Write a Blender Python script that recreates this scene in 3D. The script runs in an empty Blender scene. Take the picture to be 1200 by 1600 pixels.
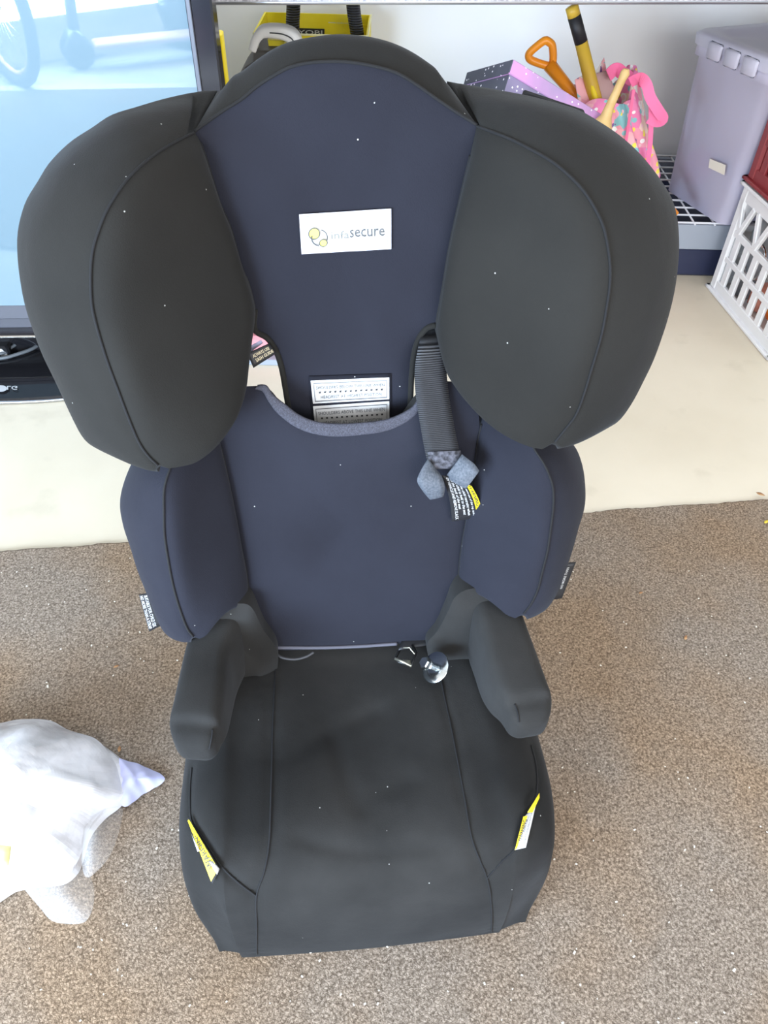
import bpy, math, random
import numpy as np
from mathutils import Vector, Matrix
from mathutils.bvhtree import BVHTree
random.seed(7); np.random.seed(7)
SC = bpy.context.scene
COL = SC.collection

# ------------------------------------------------------------------ camera
CAM_H, PITCH, ROLL, F = 0.94, math.radians(45), math.radians(1.5), 1200.0
_R0 = np.array([1., 0, 0]); FW = np.array([0, math.cos(PITCH), -math.sin(PITCH)])
_U0 = np.array([0, math.sin(PITCH), math.cos(PITCH)])
RT = _R0 * math.cos(ROLL) + _U0 * math.sin(ROLL)
UP = -_R0 * math.sin(ROLL) + _U0 * math.cos(ROLL)
CP = np.array([0., 0, CAM_H])
cd = bpy.data.cameras.new('camera'); cam = bpy.data.objects.new('camera', cd); COL.objects.link(cam)
cd.sensor_fit = 'VERTICAL'; cd.sensor_height = 32.0; cd.lens = 32.0 * F / 1600.0
cd.clip_start = 0.02
M = Matrix.Identity(4)
for i in range(3):
    M[i][0] = RT[i]; M[i][1] = UP[i]; M[i][2] = -FW[i]; M[i][3] = CP[i]
cam.matrix_world = M
SC.camera = cam

# ------------------------------------------------------------------ world, sun, exposure
SC.view_settings.view_transform = 'Standard'; SC.view_settings.look = 'None'
SC.view_settings.gamma = 1.0; SC.view_settings.use_curve_mapping = False
SC.view_settings.exposure = 1.42
w = bpy.data.worlds.new('sky'); SC.world = w; w.use_nodes = True
nt = w.node_tree; bg = nt.nodes['Background']
tc = nt.nodes.new('ShaderNodeTexCoord'); sp = nt.nodes.new('ShaderNodeSeparateXYZ')
mr = nt.nodes.new('ShaderNodeMapRange'); mr.inputs[1].default_value = 0.0; mr.inputs[2].default_value = 0.8
cr = nt.nodes.new('ShaderNodeValToRGB')
cr.color_ramp.elements[0].color = (1.0, 0.91, 0.78, 1); cr.color_ramp.elements[1].color = (0.92, 0.90, 0.88, 1)
nt.links.new(tc.outputs['Generated'], sp.inputs[0]); nt.links.new(sp.outputs[2], mr.inputs[0])
nt.links.new(mr.outputs[0], cr.inputs[0]); nt.links.new(cr.outputs[0], bg.inputs[0])
bg.inputs[1].default_value = 0.50
sd = bpy.data.lights.new('sun', 'SUN'); sun = bpy.data.objects.new('sun', sd); COL.objects.link(sun)
sd.energy = 2.0; sd.angle = math.radians(0.6); sd.color = (1.0, 0.95, 0.86)
sun.rotation_euler = (math.radians(-11), 0, 0)      # high sun behind the garage: its roof shades the inside
ad = bpy.data.lights.new('door_daylight', 'AREA'); al = bpy.data.objects.new('door_daylight', ad); COL.objects.link(al)
ad.shape = 'RECTANGLE'; ad.size = 1.3; ad.size_y = 0.7; ad.energy = 56; ad.color = (0.60, 0.78, 1.0)
al.location = (-1.05, -0.90, 0.50); al.rotation_euler = (math.radians(88), 0, math.radians(-28))

a2 = bpy.data.lights.new('fill_light_right', 'AREA'); al2 = bpy.data.objects.new('fill_light_right', a2); COL.objects.link(al2)  # added fill that brightens the right side and back wall
a2.shape = 'RECTANGLE'; a2.size = 1.6; a2.size_y = 0.9; a2.energy = 20; a2.color = (0.88, 0.92, 1.0)
al2.location = (0.9, -1.5, 1.15); al2.rotation_euler = (math.radians(82), 0, math.radians(8))

# ------------------------------------------------------------------ helpers
def ray(x, y): return RT * (x - 600) / F + UP * (800 - y) / F + FW
def onz(x, y, z): d = ray(x, y); return CP + d * (z - CAM_H) / d[2]
def ony(x, y, Y): d = ray(x, y); return CP + d * Y / d[1]
def onplane(x, y, p0, n):
    d = ray(x, y); n = np.array(n, float); return CP + d * (np.dot(np.array(p0) - CP, n) / np.dot(d, n))

# car seat frame
PSI = math.radians(6.4); OS = np.array([0.0, 0.262, 0.0])
XS = np.array([math.cos(PSI), math.sin(PSI), 0]); YS = np.array([-math.sin(PSI), math.cos(PSI), 0]); ZS = np.array([0, 0, 1.])
def W(l): l = np.asarray(l, float); return OS + l[0] * XS + l[1] * YS + l[2] * ZS
TL = math.tan(math.radians(12))
def B(x, y, d=0.0):
    """pixel -> point on the leaning back plane moved d towards the sitter"""
    n = YS - TL * ZS
    p0 = W((0, 0.285 - d, 0.19))
    return onplane(x, y, p0, n)
def YL(x, y, yl): return onplane(x, y, W((0, yl, 0)), YS)
def BL(pts): return np.array([B(*p) for p in pts])

def mat(name, col, rough=0.6, metal=0.0, **kw):
    m = bpy.data.materials.new(name); m.use_nodes = True
    b = m.node_tree.nodes['Principled BSDF']
    b.inputs['Base Color'].default_value = (*col, 1); b.inputs['Roughness'].default_value = rough
    b.inputs['Metallic'].default_value = metal
    for k, v in kw.items():
        b.inputs[k.replace('_', ' ')].default_value = v
    return m
def nodes(m): return m.node_tree.nodes, m.node_tree.links, m.node_tree.nodes['Principled BSDF']
def add_noise_col(m, c1, c2, scale, detail=4, lo=0.35, hi=0.65, bump=0.0, bscale=None, rough=0.6, dist=0.001):
    n, l, b = nodes(m)
    t = n.new('ShaderNodeTexCoord')
    a = n.new('ShaderNodeTexNoise'); a.inputs['Scale'].default_value = scale; a.inputs['Detail'].default_value = detail
    r = n.new('ShaderNodeValToRGB'); r.color_ramp.elements[0].position = lo; r.color_ramp.elements[1].position = hi
    r.color_ramp.elements[0].color = (*c1, 1); r.color_ramp.elements[1].color = (*c2, 1)
    l.new(t.outputs['Object'], a.inputs['Vector']); l.new(a.outputs['Fac'], r.inputs[0]); l.new(r.outputs[0], b.inputs['Base Color'])
    if bump:
        c = n.new('ShaderNodeTexNoise'); c.inputs['Scale'].default_value = bscale; c.inputs['Detail'].default_value = 3
        d = n.new('ShaderNodeBump'); d.inputs['Strength'].default_value = bump; d.inputs['Distance'].default_value = dist
        l.new(t.outputs['Object'], c.inputs['Vector']); l.new(c.outputs['Fac'], d.inputs['Height']); l.new(d.outputs[0], b.inputs['Normal'])
    return m

def fabric(name, c1, c2, lint=True, dust=0.0):
    m = mat(name, c1, 0.85)
    n, l, b = nodes(m)
    b.inputs['Sheen Weight'].default_value = 0.05; b.inputs['Sheen Roughness'].default_value = 0.45
    b.inputs['Sheen Tint'].default_value = (0.85, 0.90, 1.0, 1)
    b.inputs['Specular IOR Level'].default_value = 0.16
    t = n.new('ShaderNodeTexCoord')
    a = n.new('ShaderNodeTexNoise'); a.inputs['Scale'].default_value = 6; a.inputs['Detail'].default_value = 5
    r = n.new('ShaderNodeValToRGB'); r.color_ramp.elements[0].position = .35; r.color_ramp.elements[1].position = .7
    r.color_ramp.elements[0].color = (*c1, 1); r.color_ramp.elements[1].color = (*c2, 1)
    l.new(t.outputs['Object'], a.inputs['Vector']); l.new(a.outputs['Fac'], r.inputs[0])
    out = r.outputs[0]
    # tiny pale lint flecks
    v = n.new('ShaderNodeTexVoronoi'); v.inputs['Scale'].default_value = 70
    l.new(t.outputs['Object'], v.inputs['Vector'])
    c = n.new('ShaderNodeMath'); c.operation = 'LESS_THAN'; c.inputs[1].default_value = 0.045
    l.new(v.outputs['Distance'], c.inputs[0])
    s = n.new('ShaderNodeSeparateColor'); l.new(v.outputs['Color'], s.inputs[0])
    g = n.new('ShaderNodeMath'); g.operation = 'GREATER_THAN'; g.inputs[1].default_value = 0.78
    l.new(s.outputs[0], g.inputs[0])
    mu = n.new('ShaderNodeMath'); mu.operation = 'MULTIPLY'; l.new(c.outputs[0], mu.inputs[0]); l.new(g.outputs[0], mu.inputs[1])
    mx = n.new('ShaderNodeMixRGB'); mx.inputs[2].default_value = (.42, .42, .40, 1)
    l.new(mu.outputs[0], mx.inputs[0]); l.new(out, mx.inputs[1]); l.new(mx.outputs[0], b.inputs['Base Color'])
    k = n.new('ShaderNodeTexNoise'); k.inputs['Scale'].default_value = 900; k.inputs['Detail'].default_value = 2
    d = n.new('ShaderNodeBump'); d.inputs['Strength'].default_value = .35; d.inputs['Distance'].default_value = .0006
    l.new(t.outputs['Object'], k.inputs['Vector']); l.new(k.outputs['Fac'], d.inputs['Height'])
    k2 = n.new('ShaderNodeTexNoise'); k2.inputs['Scale'].default_value = 14; k2.inputs['Detail'].default_value = 3
    d2 = n.new('ShaderNodeBump'); d2.inputs['Strength'].default_value = .35; d2.inputs['Distance'].default_value = .006
    l.new(t.outputs['Object'], k2.inputs['Vector']); l.new(k2.outputs['Fac'], d2.inputs['Height'])
    l.new(d.outputs[0], d2.inputs['Normal']); l.new(d2.outputs[0], b.inputs['Normal'])
    return m

class _M: pass
MT = {}
MT['fab_front'] = fabric('black_knit_sky_tint', (.0125, .0130, .0195), (.0170, .0180, .0265))  # front-facing black knit; bluish skylight is tinted into its colour
MT['fab_side'] = fabric('black_knit', (.0125, .0118, .0104), (.0180, .0170, .0150))
MT['fab_base'] = fabric('worn_black_knit', (.011, .0108, .0104), (.031, .0300, .0285))
MT['thread'] = mat('black_thread', (.004, .004, .005), .9)
MT['bind'] = add_noise_col(mat('ribbed_binding', (.05, .05, .065), .8), (.02, .02, .028), (.055, .055, .075), 900)
MT['web'] = mat('seat_belt_webbing', (.03, .032, .036), .55)
n, l, b = nodes(MT['web'])
t = n.new('ShaderNodeTexCoord'); wv = n.new('ShaderNodeTexWave'); wv.bands_direction = 'Z'; wv.inputs['Scale'].default_value = 190
wv.inputs['Distortion'].default_value = .4
l.new(t.outputs['Object'], wv.inputs['Vector'])
d = n.new('ShaderNodeBump'); d.inputs['Strength'].default_value = .8; d.inputs['Distance'].default_value = .0012
l.new(wv.outputs['Fac'], d.inputs['Height']); l.new(d.outputs[0], b.inputs['Normal'])
r = n.new('ShaderNodeValToRGB'); r.color_ramp.elements[0].color = (.010, .010, .012, 1); r.color_ramp.elements[1].color = (.045, .047, .053, 1)
l.new(wv.outputs['Fac'], r.inputs[0]); l.new(r.outputs[0], b.inputs['Base Color'])
MT['white'] = mat('white_label_cloth', (.52, .52, .52), .6)
MT['silver_edge'] = mat('silver_grey_label_edge', (.48, .48, .53), .45)
MT['ink'] = mat('dark_ink', (.03, .03, .035), .6)
MT['ink_grey'] = mat('grey_ink', (.05, .055, .06), .6)
MT['ink_faint'] = mat('pale_grey_ink', (.17, .18, .17), .6)
MT['yellow'] = mat('warning_yellow', (.85, .66, .01), .5)
MT['logo_y'] = mat('emblem_yellow', (.80, .76, .12), .5)
MT['black'] = mat('black_label', (.012, .012, .014), .55)
MT['chrome'] = mat('zinc_plated_steel', (.62, .67, .70), .18, 1.0)
MT['blackplastic'] = mat('black_plastic', (.012, .012, .014), .3)
MT['grey'] = mat('grey_plastic', (.17, .17, .17), .5)

def mesh_obj(name, V, Fc, m, parent=None, smooth=True, mats=None, midx=None, keep=False):
    V = np.asarray(V, float)
    org = np.array([0., 0, 0])
    p = parent
    while p is not None:
        org = org + np.array(p.location); p = p.parent
    me = bpy.data.meshes.new(name); 
    if parent is None:
        lo, hi = V.min(0), V.max(0); o0 = np.array([(lo[0] + hi[0]) / 2, (lo[1] + hi[1]) / 2, lo[2]])
    else: o0 = org
    me.from_pydata([tuple(v - o0) for v in V], [], [tuple(int(i) for i in f) for f in Fc]); me.update()
    if smooth: me.polygons.foreach_set('use_smooth', [True] * len(me.polygons))
    for mm in (mats or [m]): me.materials.append(mm)
    if midx is not None: me.polygons.foreach_set('material_index', midx)
    o = bpy.data.objects.new(name, me); COL.objects.link(o)
    if parent is None: o.location = o0
    else: o.parent = parent
    if keep: BV[name if isinstance(keep, bool) else keep] = BVHTree.FromPolygons([tuple(v) for v in V], [tuple(int(i) for i in f) for f in Fc])
    return o
BV = {}
def tag(o, label=None, cat=None, group=None, kind=None):
    if label: o['label'] = label
    if cat: o['category'] = cat
    if group: o['group'] = group
    if kind: o['kind'] = kind
    return o
def empty(name, loc, label, cat, group=None):
    o = bpy.data.objects.new(name, None); COL.objects.link(o); o.location = tuple(loc); o.empty_display_size = .05
    return tag(o, label, cat, group)

def cr_open(P, n):
    """resample polyline by centripetal-ish Catmull-Rom to n points, equal arc length"""
    P = np.asarray(P, float)
    Q = np.vstack([2 * P[0] - P[1], P, 2 * P[-1] - P[-2]])
    out = []
    for i in range(1, len(Q) - 2):
        for t in np.linspace(0, 1, 12, endpoint=False):
            a, b_, c, d_ = Q[i - 1], Q[i], Q[i + 1], Q[i + 2]
            out.append(.5 * ((2 * b_) + (-a + c) * t + (2 * a - 5 * b_ + 4 * c - d_) * t * t + (-a + 3 * b_ - 3 * c + d_) * t ** 3))
    out.append(P[-1]); out = np.array(out)
    s = np.r_[0, np.cumsum(np.linalg.norm(np.diff(out, axis=0), axis=1))]
    u = np.linspace(0, s[-1], n)
    return np.stack([np.interp(u, s, out[:, k]) for k in range(P.shape[1])], 1)
def cr_rings(L, sub):
    """Catmull-Rom across a list of rings"""
    L = np.asarray(L, float); Q = np.concatenate([[2 * L[0] - L[1]], L, [2 * L[-1] - L[-2]]])
    out = []
    for i in range(1, len(Q) - 2):
        for t in np.linspace(0, 1, sub, endpoint=False):
            a, b_, c, d_ = Q[i - 1], Q[i], Q[i + 1], Q[i + 2]
            out.append(.5 * ((2 * b_) + (-a + c) * t + (2 * a - 5 * b_ + 4 * c - d_) * t * t + (-a + 3 * b_ - 3 * c + d_) * t ** 3))
    out.append(L[-1]); return np.array(out)
def loft(R, closed=True, cap0=False, cap1=False):
    K, N = len(R), len(R[0]); V = [p for r_ in R for p in r_]; Fc = []
    for k in range(K - 1):
        for i in range(N if closed else N - 1):
            j = (i + 1) % N
            Fc.append((k * N + i, k * N + j, (k + 1) * N + j, (k + 1) * N + i))
    if cap0: V.append(np.mean(R[0], 0)); c = len(V) - 1; Fc += [(c, (i + 1) % N, i) for i in range(N)]
    if cap1: V.append(np.mean(R[-1], 0)); c = len(V) - 1; b0 = (K - 1) * N; Fc += [(c, b0 + i, b0 + (i + 1) % N) for i in range(N)]
    return V, Fc
def join(*parts):
    V, Fc = [], []
    for v, f in parts:
        o = len(V); V += list(v); Fc += [tuple(i + o for i in q) for q in f]
    return V, Fc
def newell(P):
    P = np.asarray(P); n = np.zeros(3)
    for i in range(len(P)):
        a, b_ = P[i], P[(i + 1) % len(P)]; n += np.cross(a, b_)
    return n / np.linalg.norm(n)
def disc_fill(loop, bulge=0.0, K=20, p=3.0, ndir=None):
    """harmonic surface spanning a smooth closed loop (Fourier extension into the disc), puffed out"""
    L = np.asarray(loop, float); N = len(L); Fh = np.fft.fft(L, axis=0); k = np.abs(np.fft.fftfreq(N, 1 / N))
    s = np.sin(np.linspace(0, math.pi / 2, K + 1))[1:]; s[-1] = 1.0
    n = newell(L)
    if ndir is not None and np.dot(n, ndir) < 0: n = -n
    V = [L.mean(0) + bulge * n]
    for q in s: V += list(np.fft.ifft(Fh * (q ** k)[:, None], axis=0).real + bulge * (1 - q ** p) * n)
    V = np.array(V); V[-N:] = L
    Fc = [(0, 1 + i, 1 + (i + 1) % N) for i in range(N)]
    for r_ in range(K - 1):
        for i in range(N):
            j = (i + 1) % N; a = 1 + r_ * N; Fc.append((a + i, a + N + i, a + N + j, a + j))
    return list(V), Fc
def fill(loop, bulge=0.0, K=16, p=3.0, relax=400, ndir=None, dents=()):
    """membrane spanning a closed loop, puffed out along its mean normal; returns V,F"""
    L = np.asarray(loop, float); N = len(L); c = L.mean(0)
    s = (np.arange(1, K + 1) / K)
    G = c + s[:, None, None] * (L - c)[None]
    for _ in range(relax):
        cen = G[0].mean(0)
        inn = np.concatenate([np.broadcast_to(cen, (1, N, 3)), G[:-2]]) if K > 2 else G[:1]
        G[:-1] = (inn + G[1:] + .35 * (np.roll(G[:-1], 1, 1) + np.roll(G[:-1], -1, 1))) / 2.7
    cen = G[0].mean(0)
    n = newell(L)
    if ndir is not None:
        if np.dot(n, ndir) < 0: n = -n
    prof = 1 - s ** p
    G = G + (bulge * prof)[:, None, None] * n
    cen = cen + bulge * n
    V = [cen] + [q for r_ in G for q in r_]
    Fc = [(0, 1 + i, 1 + (i + 1) % N) for i in range(N)]
    for k in range(K - 1):
        for i in range(N):
            j = (i + 1) % N; a = 1 + k * N
            Fc.append((a + i, a + N + i, a + N + j, a + j))
    V = np.array(V)
    for (c0, r0, dep) in dents:
        dd = np.linalg.norm(V - c0, axis=1); V -= np.outer(dep * np.exp(-(dd / r0) ** 2), n)
    return list(V), Fc
def tube(P, r, seg=6, closed=False, cap=True):
    P = np.asarray(P, float); n_ = len(P); R = []
    prev = None
    for i in range(n_):
        a = P[(i - 1) % n_] if (closed or i > 0) else P[i]; b_ = P[(i + 1) % n_] if (closed or i < n_ - 1) else P[i]
        t = b_ - a; t = t / (np.linalg.norm(t) + 1e-12)
        if prev is None:
            h = np.array([0, 0, 1.]) if abs(t[2]) < .9 else np.array([1., 0, 0]); u = np.cross(t, h)
        else: u = prev - t * np.dot(prev, t)
        u /= np.linalg.norm(u) + 1e-12; v = np.cross(t, u); prev = u
        rr = r[i] if hasattr(r, '__len__') else r
        R.append([P[i] + rr * (math.cos(2 * math.pi * k / seg) * u + math.sin(2 * math.pi * k / seg) * v) for k in range(seg)])
    if closed: R.append(R[0]); return loft(R)
    return loft(R, cap0=cap, cap1=cap)
def box(c, s, ax=None, bev=0.0):
    """box with centre, full size and optional axes; bevelled edges when bev>0"""
    c = np.asarray(c, float); s = np.asarray(s, float) / 2
    ax = np.eye(3) if ax is None else np.array(ax)
    if bev <= 0:
        V = [c + ax[0] * s[0] * i + ax[1] * s[1] * j + ax[2] * s[2] * k for i in (-1, 1) for j in (-1, 1) for k in (-1, 1)]
        return V, [(0, 1, 3, 2), (4, 6, 7, 5), (0, 4, 5, 1), (2, 3, 7, 6), (0, 2, 6, 4), (1, 5, 7, 3)]
    R = []
    for (k, q) in ((-1, bev), (-1 , 0), (1, 0), (1, bev)):
        z = k * s[2]
        if q == 0: z = k * (s[2] - bev)
        sx, sy = s[0] - q, s[1] - q; e = bev
        pts = [(-sx + e, -sy), (sx - e, -sy), (sx, -sy + e), (sx, sy - e), (sx - e, sy), (-sx + e, sy), (-sx, sy - e), (-sx, -sy + e)]
        R.append([c + ax[0] * x + ax[1] * y + ax[2] * z for x, y in pts])
    return loft(R, cap0=True, cap1=True)
def groove(V, line, depth, width, n=None, pts=None):
    V = np.asarray(V, float); line = np.asarray(line)
    D = np.linalg.norm(V[:, None] - line[None], axis=2).min(1)
    return V - np.outer(depth * np.exp(-(D / width) ** 2), n)
def cast(key, x, y, off=0.001):
    d = Vector(ray(x, y)).normalized(); h, nn, i, _ = BV[key].ray_cast(Vector(CP), d)
    if h is None: return None
    if nn.dot(d) > 0: nn = -nn
    return np.array(h + nn * off)
def cast_line(key, pts, off, n=40, fallback=None):
    P = cr_open(np.array(pts, float), n); out = []
    for x, y in P:
        q = cast(key, x, y, off)
        if q is not None: out.append(q)
    return np.array(out)
def bil(c, u, v):
    """corners TL,TR,BR,BL (u right, v down)"""
    c = np.asarray(c, float)
    return (c[0] * (1 - u) * (1 - v) + c[1] * u * (1 - v) + c[2] * u * v + c[3] * (1 - u) * v)
def patch(f, nx=10, ny=6, th=0.0008, nrm=None, warp=None):
    """thin solid sheet following point function f(u,v)->front point, thickened away from camera"""
    G = [[np.asarray(f(i / nx, j / ny)) for i in range(nx + 1)] for j in range(ny + 1)]
    V = [p for r_ in G for p in r_]; n1 = nx + 1; Fc = []
    back = []
    for p in V:
        d = p - CP if nrm is None else -np.asarray(nrm); back.append(p + th * d / np.linalg.norm(d))
    m_ = len(V)
    for j in range(ny):
        for i in range(nx):
            a = j * n1 + i; q = (a, a + n1, a + n1 + 1, a + 1); Fc.append(q); Fc.append(tuple(m_ + k for k in q[::-1]))
    rim = [i for i in range(n1)] + [j * n1 + nx for j in range(1, ny + 1)] + [ny * n1 + i for i in range(nx - 1, -1, -1)] + [j * n1 for j in range(ny - 1, 0, -1)]
    for k in range(len(rim)):
        a, b_ = rim[k], rim[(k + 1) % len(rim)]; Fc.append((a, b_, m_ + b_, m_ + a))
    return V + back, Fc
_fc = {}
def text_geo(s, bold=False, shear=0.0):
    """default-font text as flat mesh normalised: x 0..1, y 0..1 (down = 1)"""
    key = (s, bold, shear)
    if key in _fc: return _fc[key]
    cu = bpy.data.curves.new('txt', 'FONT'); cu.body = s; cu.resolution_u = 2; cu.offset = .012 if bold else 0; cu.shear = shear
    ob = bpy.data.objects.new('txt', cu); COL.objects.link(ob)
    dg = bpy.context.evaluated_depsgraph_get(); dg.update()
    me = bpy.data.meshes.new_from_object(ob.evaluated_get(dg))
    V = np.array([tuple(v.co) for v in me.vertices]); Fc = [tuple(p.vertices) for p in me.polygons]
    bpy.data.objects.remove(ob); bpy.data.curves.remove(cu); bpy.data.meshes.remove(me)
    lo, hi = V.min(0), V.max(0)
    U = np.stack([(V[:, 0] - lo[0]) / (hi[0] - lo[0]), 1 - (V[:, 1] - lo[1]) / (hi[1] - lo[1])], 1)
    _fc[key] = (U, Fc); return _fc[key]
def text_on(f, s, u0, v0, u1, v1, bold=False, shear=0.0, rot=0):
    """rot 0 normal, 1 reading downwards, -1 reading upwards, 2 upside down mirror"""
    U, Fc = text_geo(s, bold, shear); V = []
    for a, b_ in U:
        if rot == 1: a, b_ = 1 - b_, a
        elif rot == -1: a, b_ = b_, 1 - a
        elif rot == 2: b_ = 1 - b_
        V.append(f(u0 + (u1 - u0) * a, v0 + (v1 - v0) * b_))
    return V, Fc
def uvrect(f, u0, v0, u1, v1, n=4):
    V = [f(u0 + (u1 - u0) * i / n, v0 + (v1 - v0) * j) for j in (0, 1) for i in range(n + 1)]
    return V, [(i, i + 1, n + 2 + i, n + 1 + i) for i in range(n)]
def uvdisc(f, cu, cv, ru, rv, n=24, inner=0.0, a0=0, a1=360):
    A = np.radians(np.linspace(a0, a1, n + 1)); V = []; Fc = []
    for a in A: V += [f(cu + ru * math.cos(a), cv + rv * math.sin(a)), f(cu + ru * inner * math.cos(a), cv + rv * inner * math.sin(a))]
    for i in range(n): Fc.append((2 * i, 2 * i + 2, 2 * i + 3, 2 * i + 1))
    return V, Fc

# ================================================================== SETTING
FZ = -0.006
m_floor = add_noise_col(mat('painted_concrete', (.7, .66, .56), .55), (.64, .565, .435), (.73, .655, .52), 3.0, 6, .35, .7, bump=.15, bscale=60)
n, l, b = nodes(m_floor)
t = n.new('ShaderNodeTexCoord'); v = n.new('ShaderNodeTexVoronoi'); v.inputs['Scale'].default_value = 9
nz = n.new('ShaderNodeTexNoise'); nz.inputs['Scale'].default_value = 11; nz.inputs['Detail'].default_value = 8
l.new(t.outputs['Object'], nz.inputs['Vector']); l.new(t.outputs['Object'], v.inputs['Vector'])
rr = n.new('ShaderNodeValToRGB'); rr.color_ramp.elements[0].position = .60; rr.color_ramp.elements[1].position = .72
rr.color_ramp.elements[0].color = (0, 0, 0, 1); rr.color_ramp.elements[1].color = (.35, .35, .35, 1)
l.new(nz.outputs['Fac'], rr.inputs[0])
mx = n.new('ShaderNodeMixRGB'); mx.inputs[2].default_value = (.50, .44, .33, 1)
src = b.inputs['Base Color'].links[0].from_socket
l.new(rr.outputs[0], mx.inputs[0]); l.new(src, mx.inputs[1]); l.new(mx.outputs[0], b.inputs['Base Color'])
def slab(name, lo, hi, m, kind='structure'):
    lo, hi = np.array(lo, float), np.array(hi, float)
    o = mesh_obj(name, *box((lo + hi) / 2, hi - lo), m, smooth=False); o['kind'] = kind; return o
slab('floor', (-2.6, -0.58, FZ - .1), (2.4, 2.5, FZ), m_floor)
m_out = add_noise_col(mat('outdoor_concrete', (.5, .48, .45), .8), (.40, .39, .37), (.52, .50, .47), 5, 6)
slab('ground', (-6, -7, FZ - .12), (6, -0.58, FZ - .012), m_out)
m_wall = add_noise_col(mat('white_wall_paint', (.8, .8, .8), .7), (.80, .80, .79), (.86, .86, .85), 1.6, 3, bump=.05, bscale=150)
slab('wall_back', (-2.6, 2.3, FZ), (2.4, 2.42, 2.4), m_wall)
slab('wall_left', (-2.72, -0.2, FZ), (-2.6, 2.42, 2.4), m_wall)
slab('wall_right', (2.4, -0.2, FZ), (2.52, 2.42, 2.4), m_wall)
slab('ceiling', (-2.72, -0.1, 2.4), (2.52, 2.42, 2.5), m_wall)

# carpet: one thick sheet with a slightly wavy cut edge
m_car = mat('looped_carpet', (.2, .17, .15), .95)
n, l, b = nodes(m_car); b.inputs['Specular IOR Level'].default_value = .15
t = n.new('ShaderNodeTexCoord')
dn = n.new('ShaderNodeTexNoise'); dn.inputs['Scale'].default_value = 260; dn.inputs['Detail'].default_value = 3
l.new(t.outputs['Object'], dn.inputs['Vector'])
ad_ = n.new('ShaderNodeMixRGB'); ad_.blend_type = 'ADD'; ad_.inputs[0].default_value = .009
l.new(t.outputs['Object'], ad_.inputs[1]); l.new(dn.outputs['Color'], ad_.inputs[2])
v = n.new('ShaderNodeTexVoronoi'); v.inputs['Scale'].default_value = 250; v.feature = 'DISTANCE_TO_EDGE'
l.new(ad_.outputs[0], v.inputs['Vector'])
rp = n.new('ShaderNodeValToRGB'); rp.color_ramp.elements[0].position = .0; rp.color_ramp.elements[1].position = .13
rp.color_ramp.elements[0].color = (.145, .112, .085, 1); rp.color_ramp.elements[1].color = (.35, .29, .235, 1)
l.new(v.outputs['Distance'], rp.inputs[0])
vc = n.new('ShaderNodeTexNoise'); vc.inputs['Scale'].default_value = 300; vc.inputs['Detail'].default_value = 2
l.new(t.outputs['Object'], vc.inputs['Vector'])
rc = n.new('ShaderNodeValToRGB'); rc.color_ramp.elements[0].position = .35; rc.color_ramp.elements[1].position = .68
rc.color_ramp.elements[0].color = (.52, .50, .48, 1); rc.color_ramp.elements[1].color = (1.12, 1.12, 1.12, 1)
l.new(vc.outputs['Fac'], rc.inputs[0])
m1 = n.new('ShaderNodeMixRGB'); m1.blend_type = 'MULTIPLY'; m1.inputs[0].default_value = 1
l.new(rp.outputs[0], m1.inputs[1]); l.new(rc.outputs[0], m1.inputs[2])
bn = n.new('ShaderNodeTexNoise'); bn.inputs['Scale'].default_value = 4.2; bn.inputs['Detail'].default_value = 4
l.new(t.outputs['Object'], bn.inputs['Vector'])
rb = n.new('ShaderNodeValToRGB'); rb.color_ramp.elements[0].position = .38; rb.color_ramp.elements[1].position = .62
rb.color_ramp.elements[0].color = (1.0, .84, .66, 1); rb.color_ramp.elements[1].color = (1, 1, 1, 1)
l.new(bn.outputs['Fac'], rb.inputs[0])
m2 = n.new('ShaderNodeMixRGB'); m2.blend_type = 'MULTIPLY'; m2.inputs[0].default_value = .8
l.new(m1.outputs[0], m2.inputs[1]); l.new(rb.outputs[0], m2.inputs[2]); l.new(m2.outputs[0], b.inputs['Base Color'])
bu = n.new('ShaderNodeBump'); bu.inputs['Strength'].default_value = .7; bu.inputs['Distance'].default_value = .0012
l.new(v.outputs['Distance'], bu.inputs['Height']); l.new(bu.outputs[0], b.inputs['Normal'])
e0, e1 = onz(0, 862, 0), onz(1200, 776, 0); ed = (e1 - e0) / np.linalg.norm(e1 - e0)
NX = 420; xs = np.linspace(-.9, 2.2, NX); top = []
for s_ in xs:
    p = e0 + ed * s_; p = p + np.array([0, .004 * math.sin(s_ * 3.1 + 1) + .0022 * math.sin(s_ * 40) * math.sin(s_ * 17) + random.uniform(-.0012, .0012), 0])
    top.append(p)
near = [np.array([p[0], -0.5, 0]) for p in top]
R = [near, [p - np.array([0, .004, 0]) for p in top], [p + np.array([0, 0, -.002]) for p in top], [np.array([p[0], p[1], FZ]) for p in top], [np.array([p[0], -.5, FZ]) for p in top]]
R = [np.array(r_) for r_ in R]; R.append(R[0])
o = mesh_obj('carpet', *loft(R, closed=False), m_car, smooth=False)
tag(o, 'grey brown looped carpet under the child car seat', 'carpet')

# ================================================================== CAR SEAT
seat = empty('child_car_seat', OS, 'black fabric child booster car seat with tall winged headrest standing on the carpet', 'car seat')
VIEW = -YS * math.cos(math.radians(12)) + ZS * math.sin(math.radians(12))
YB = YS
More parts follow.
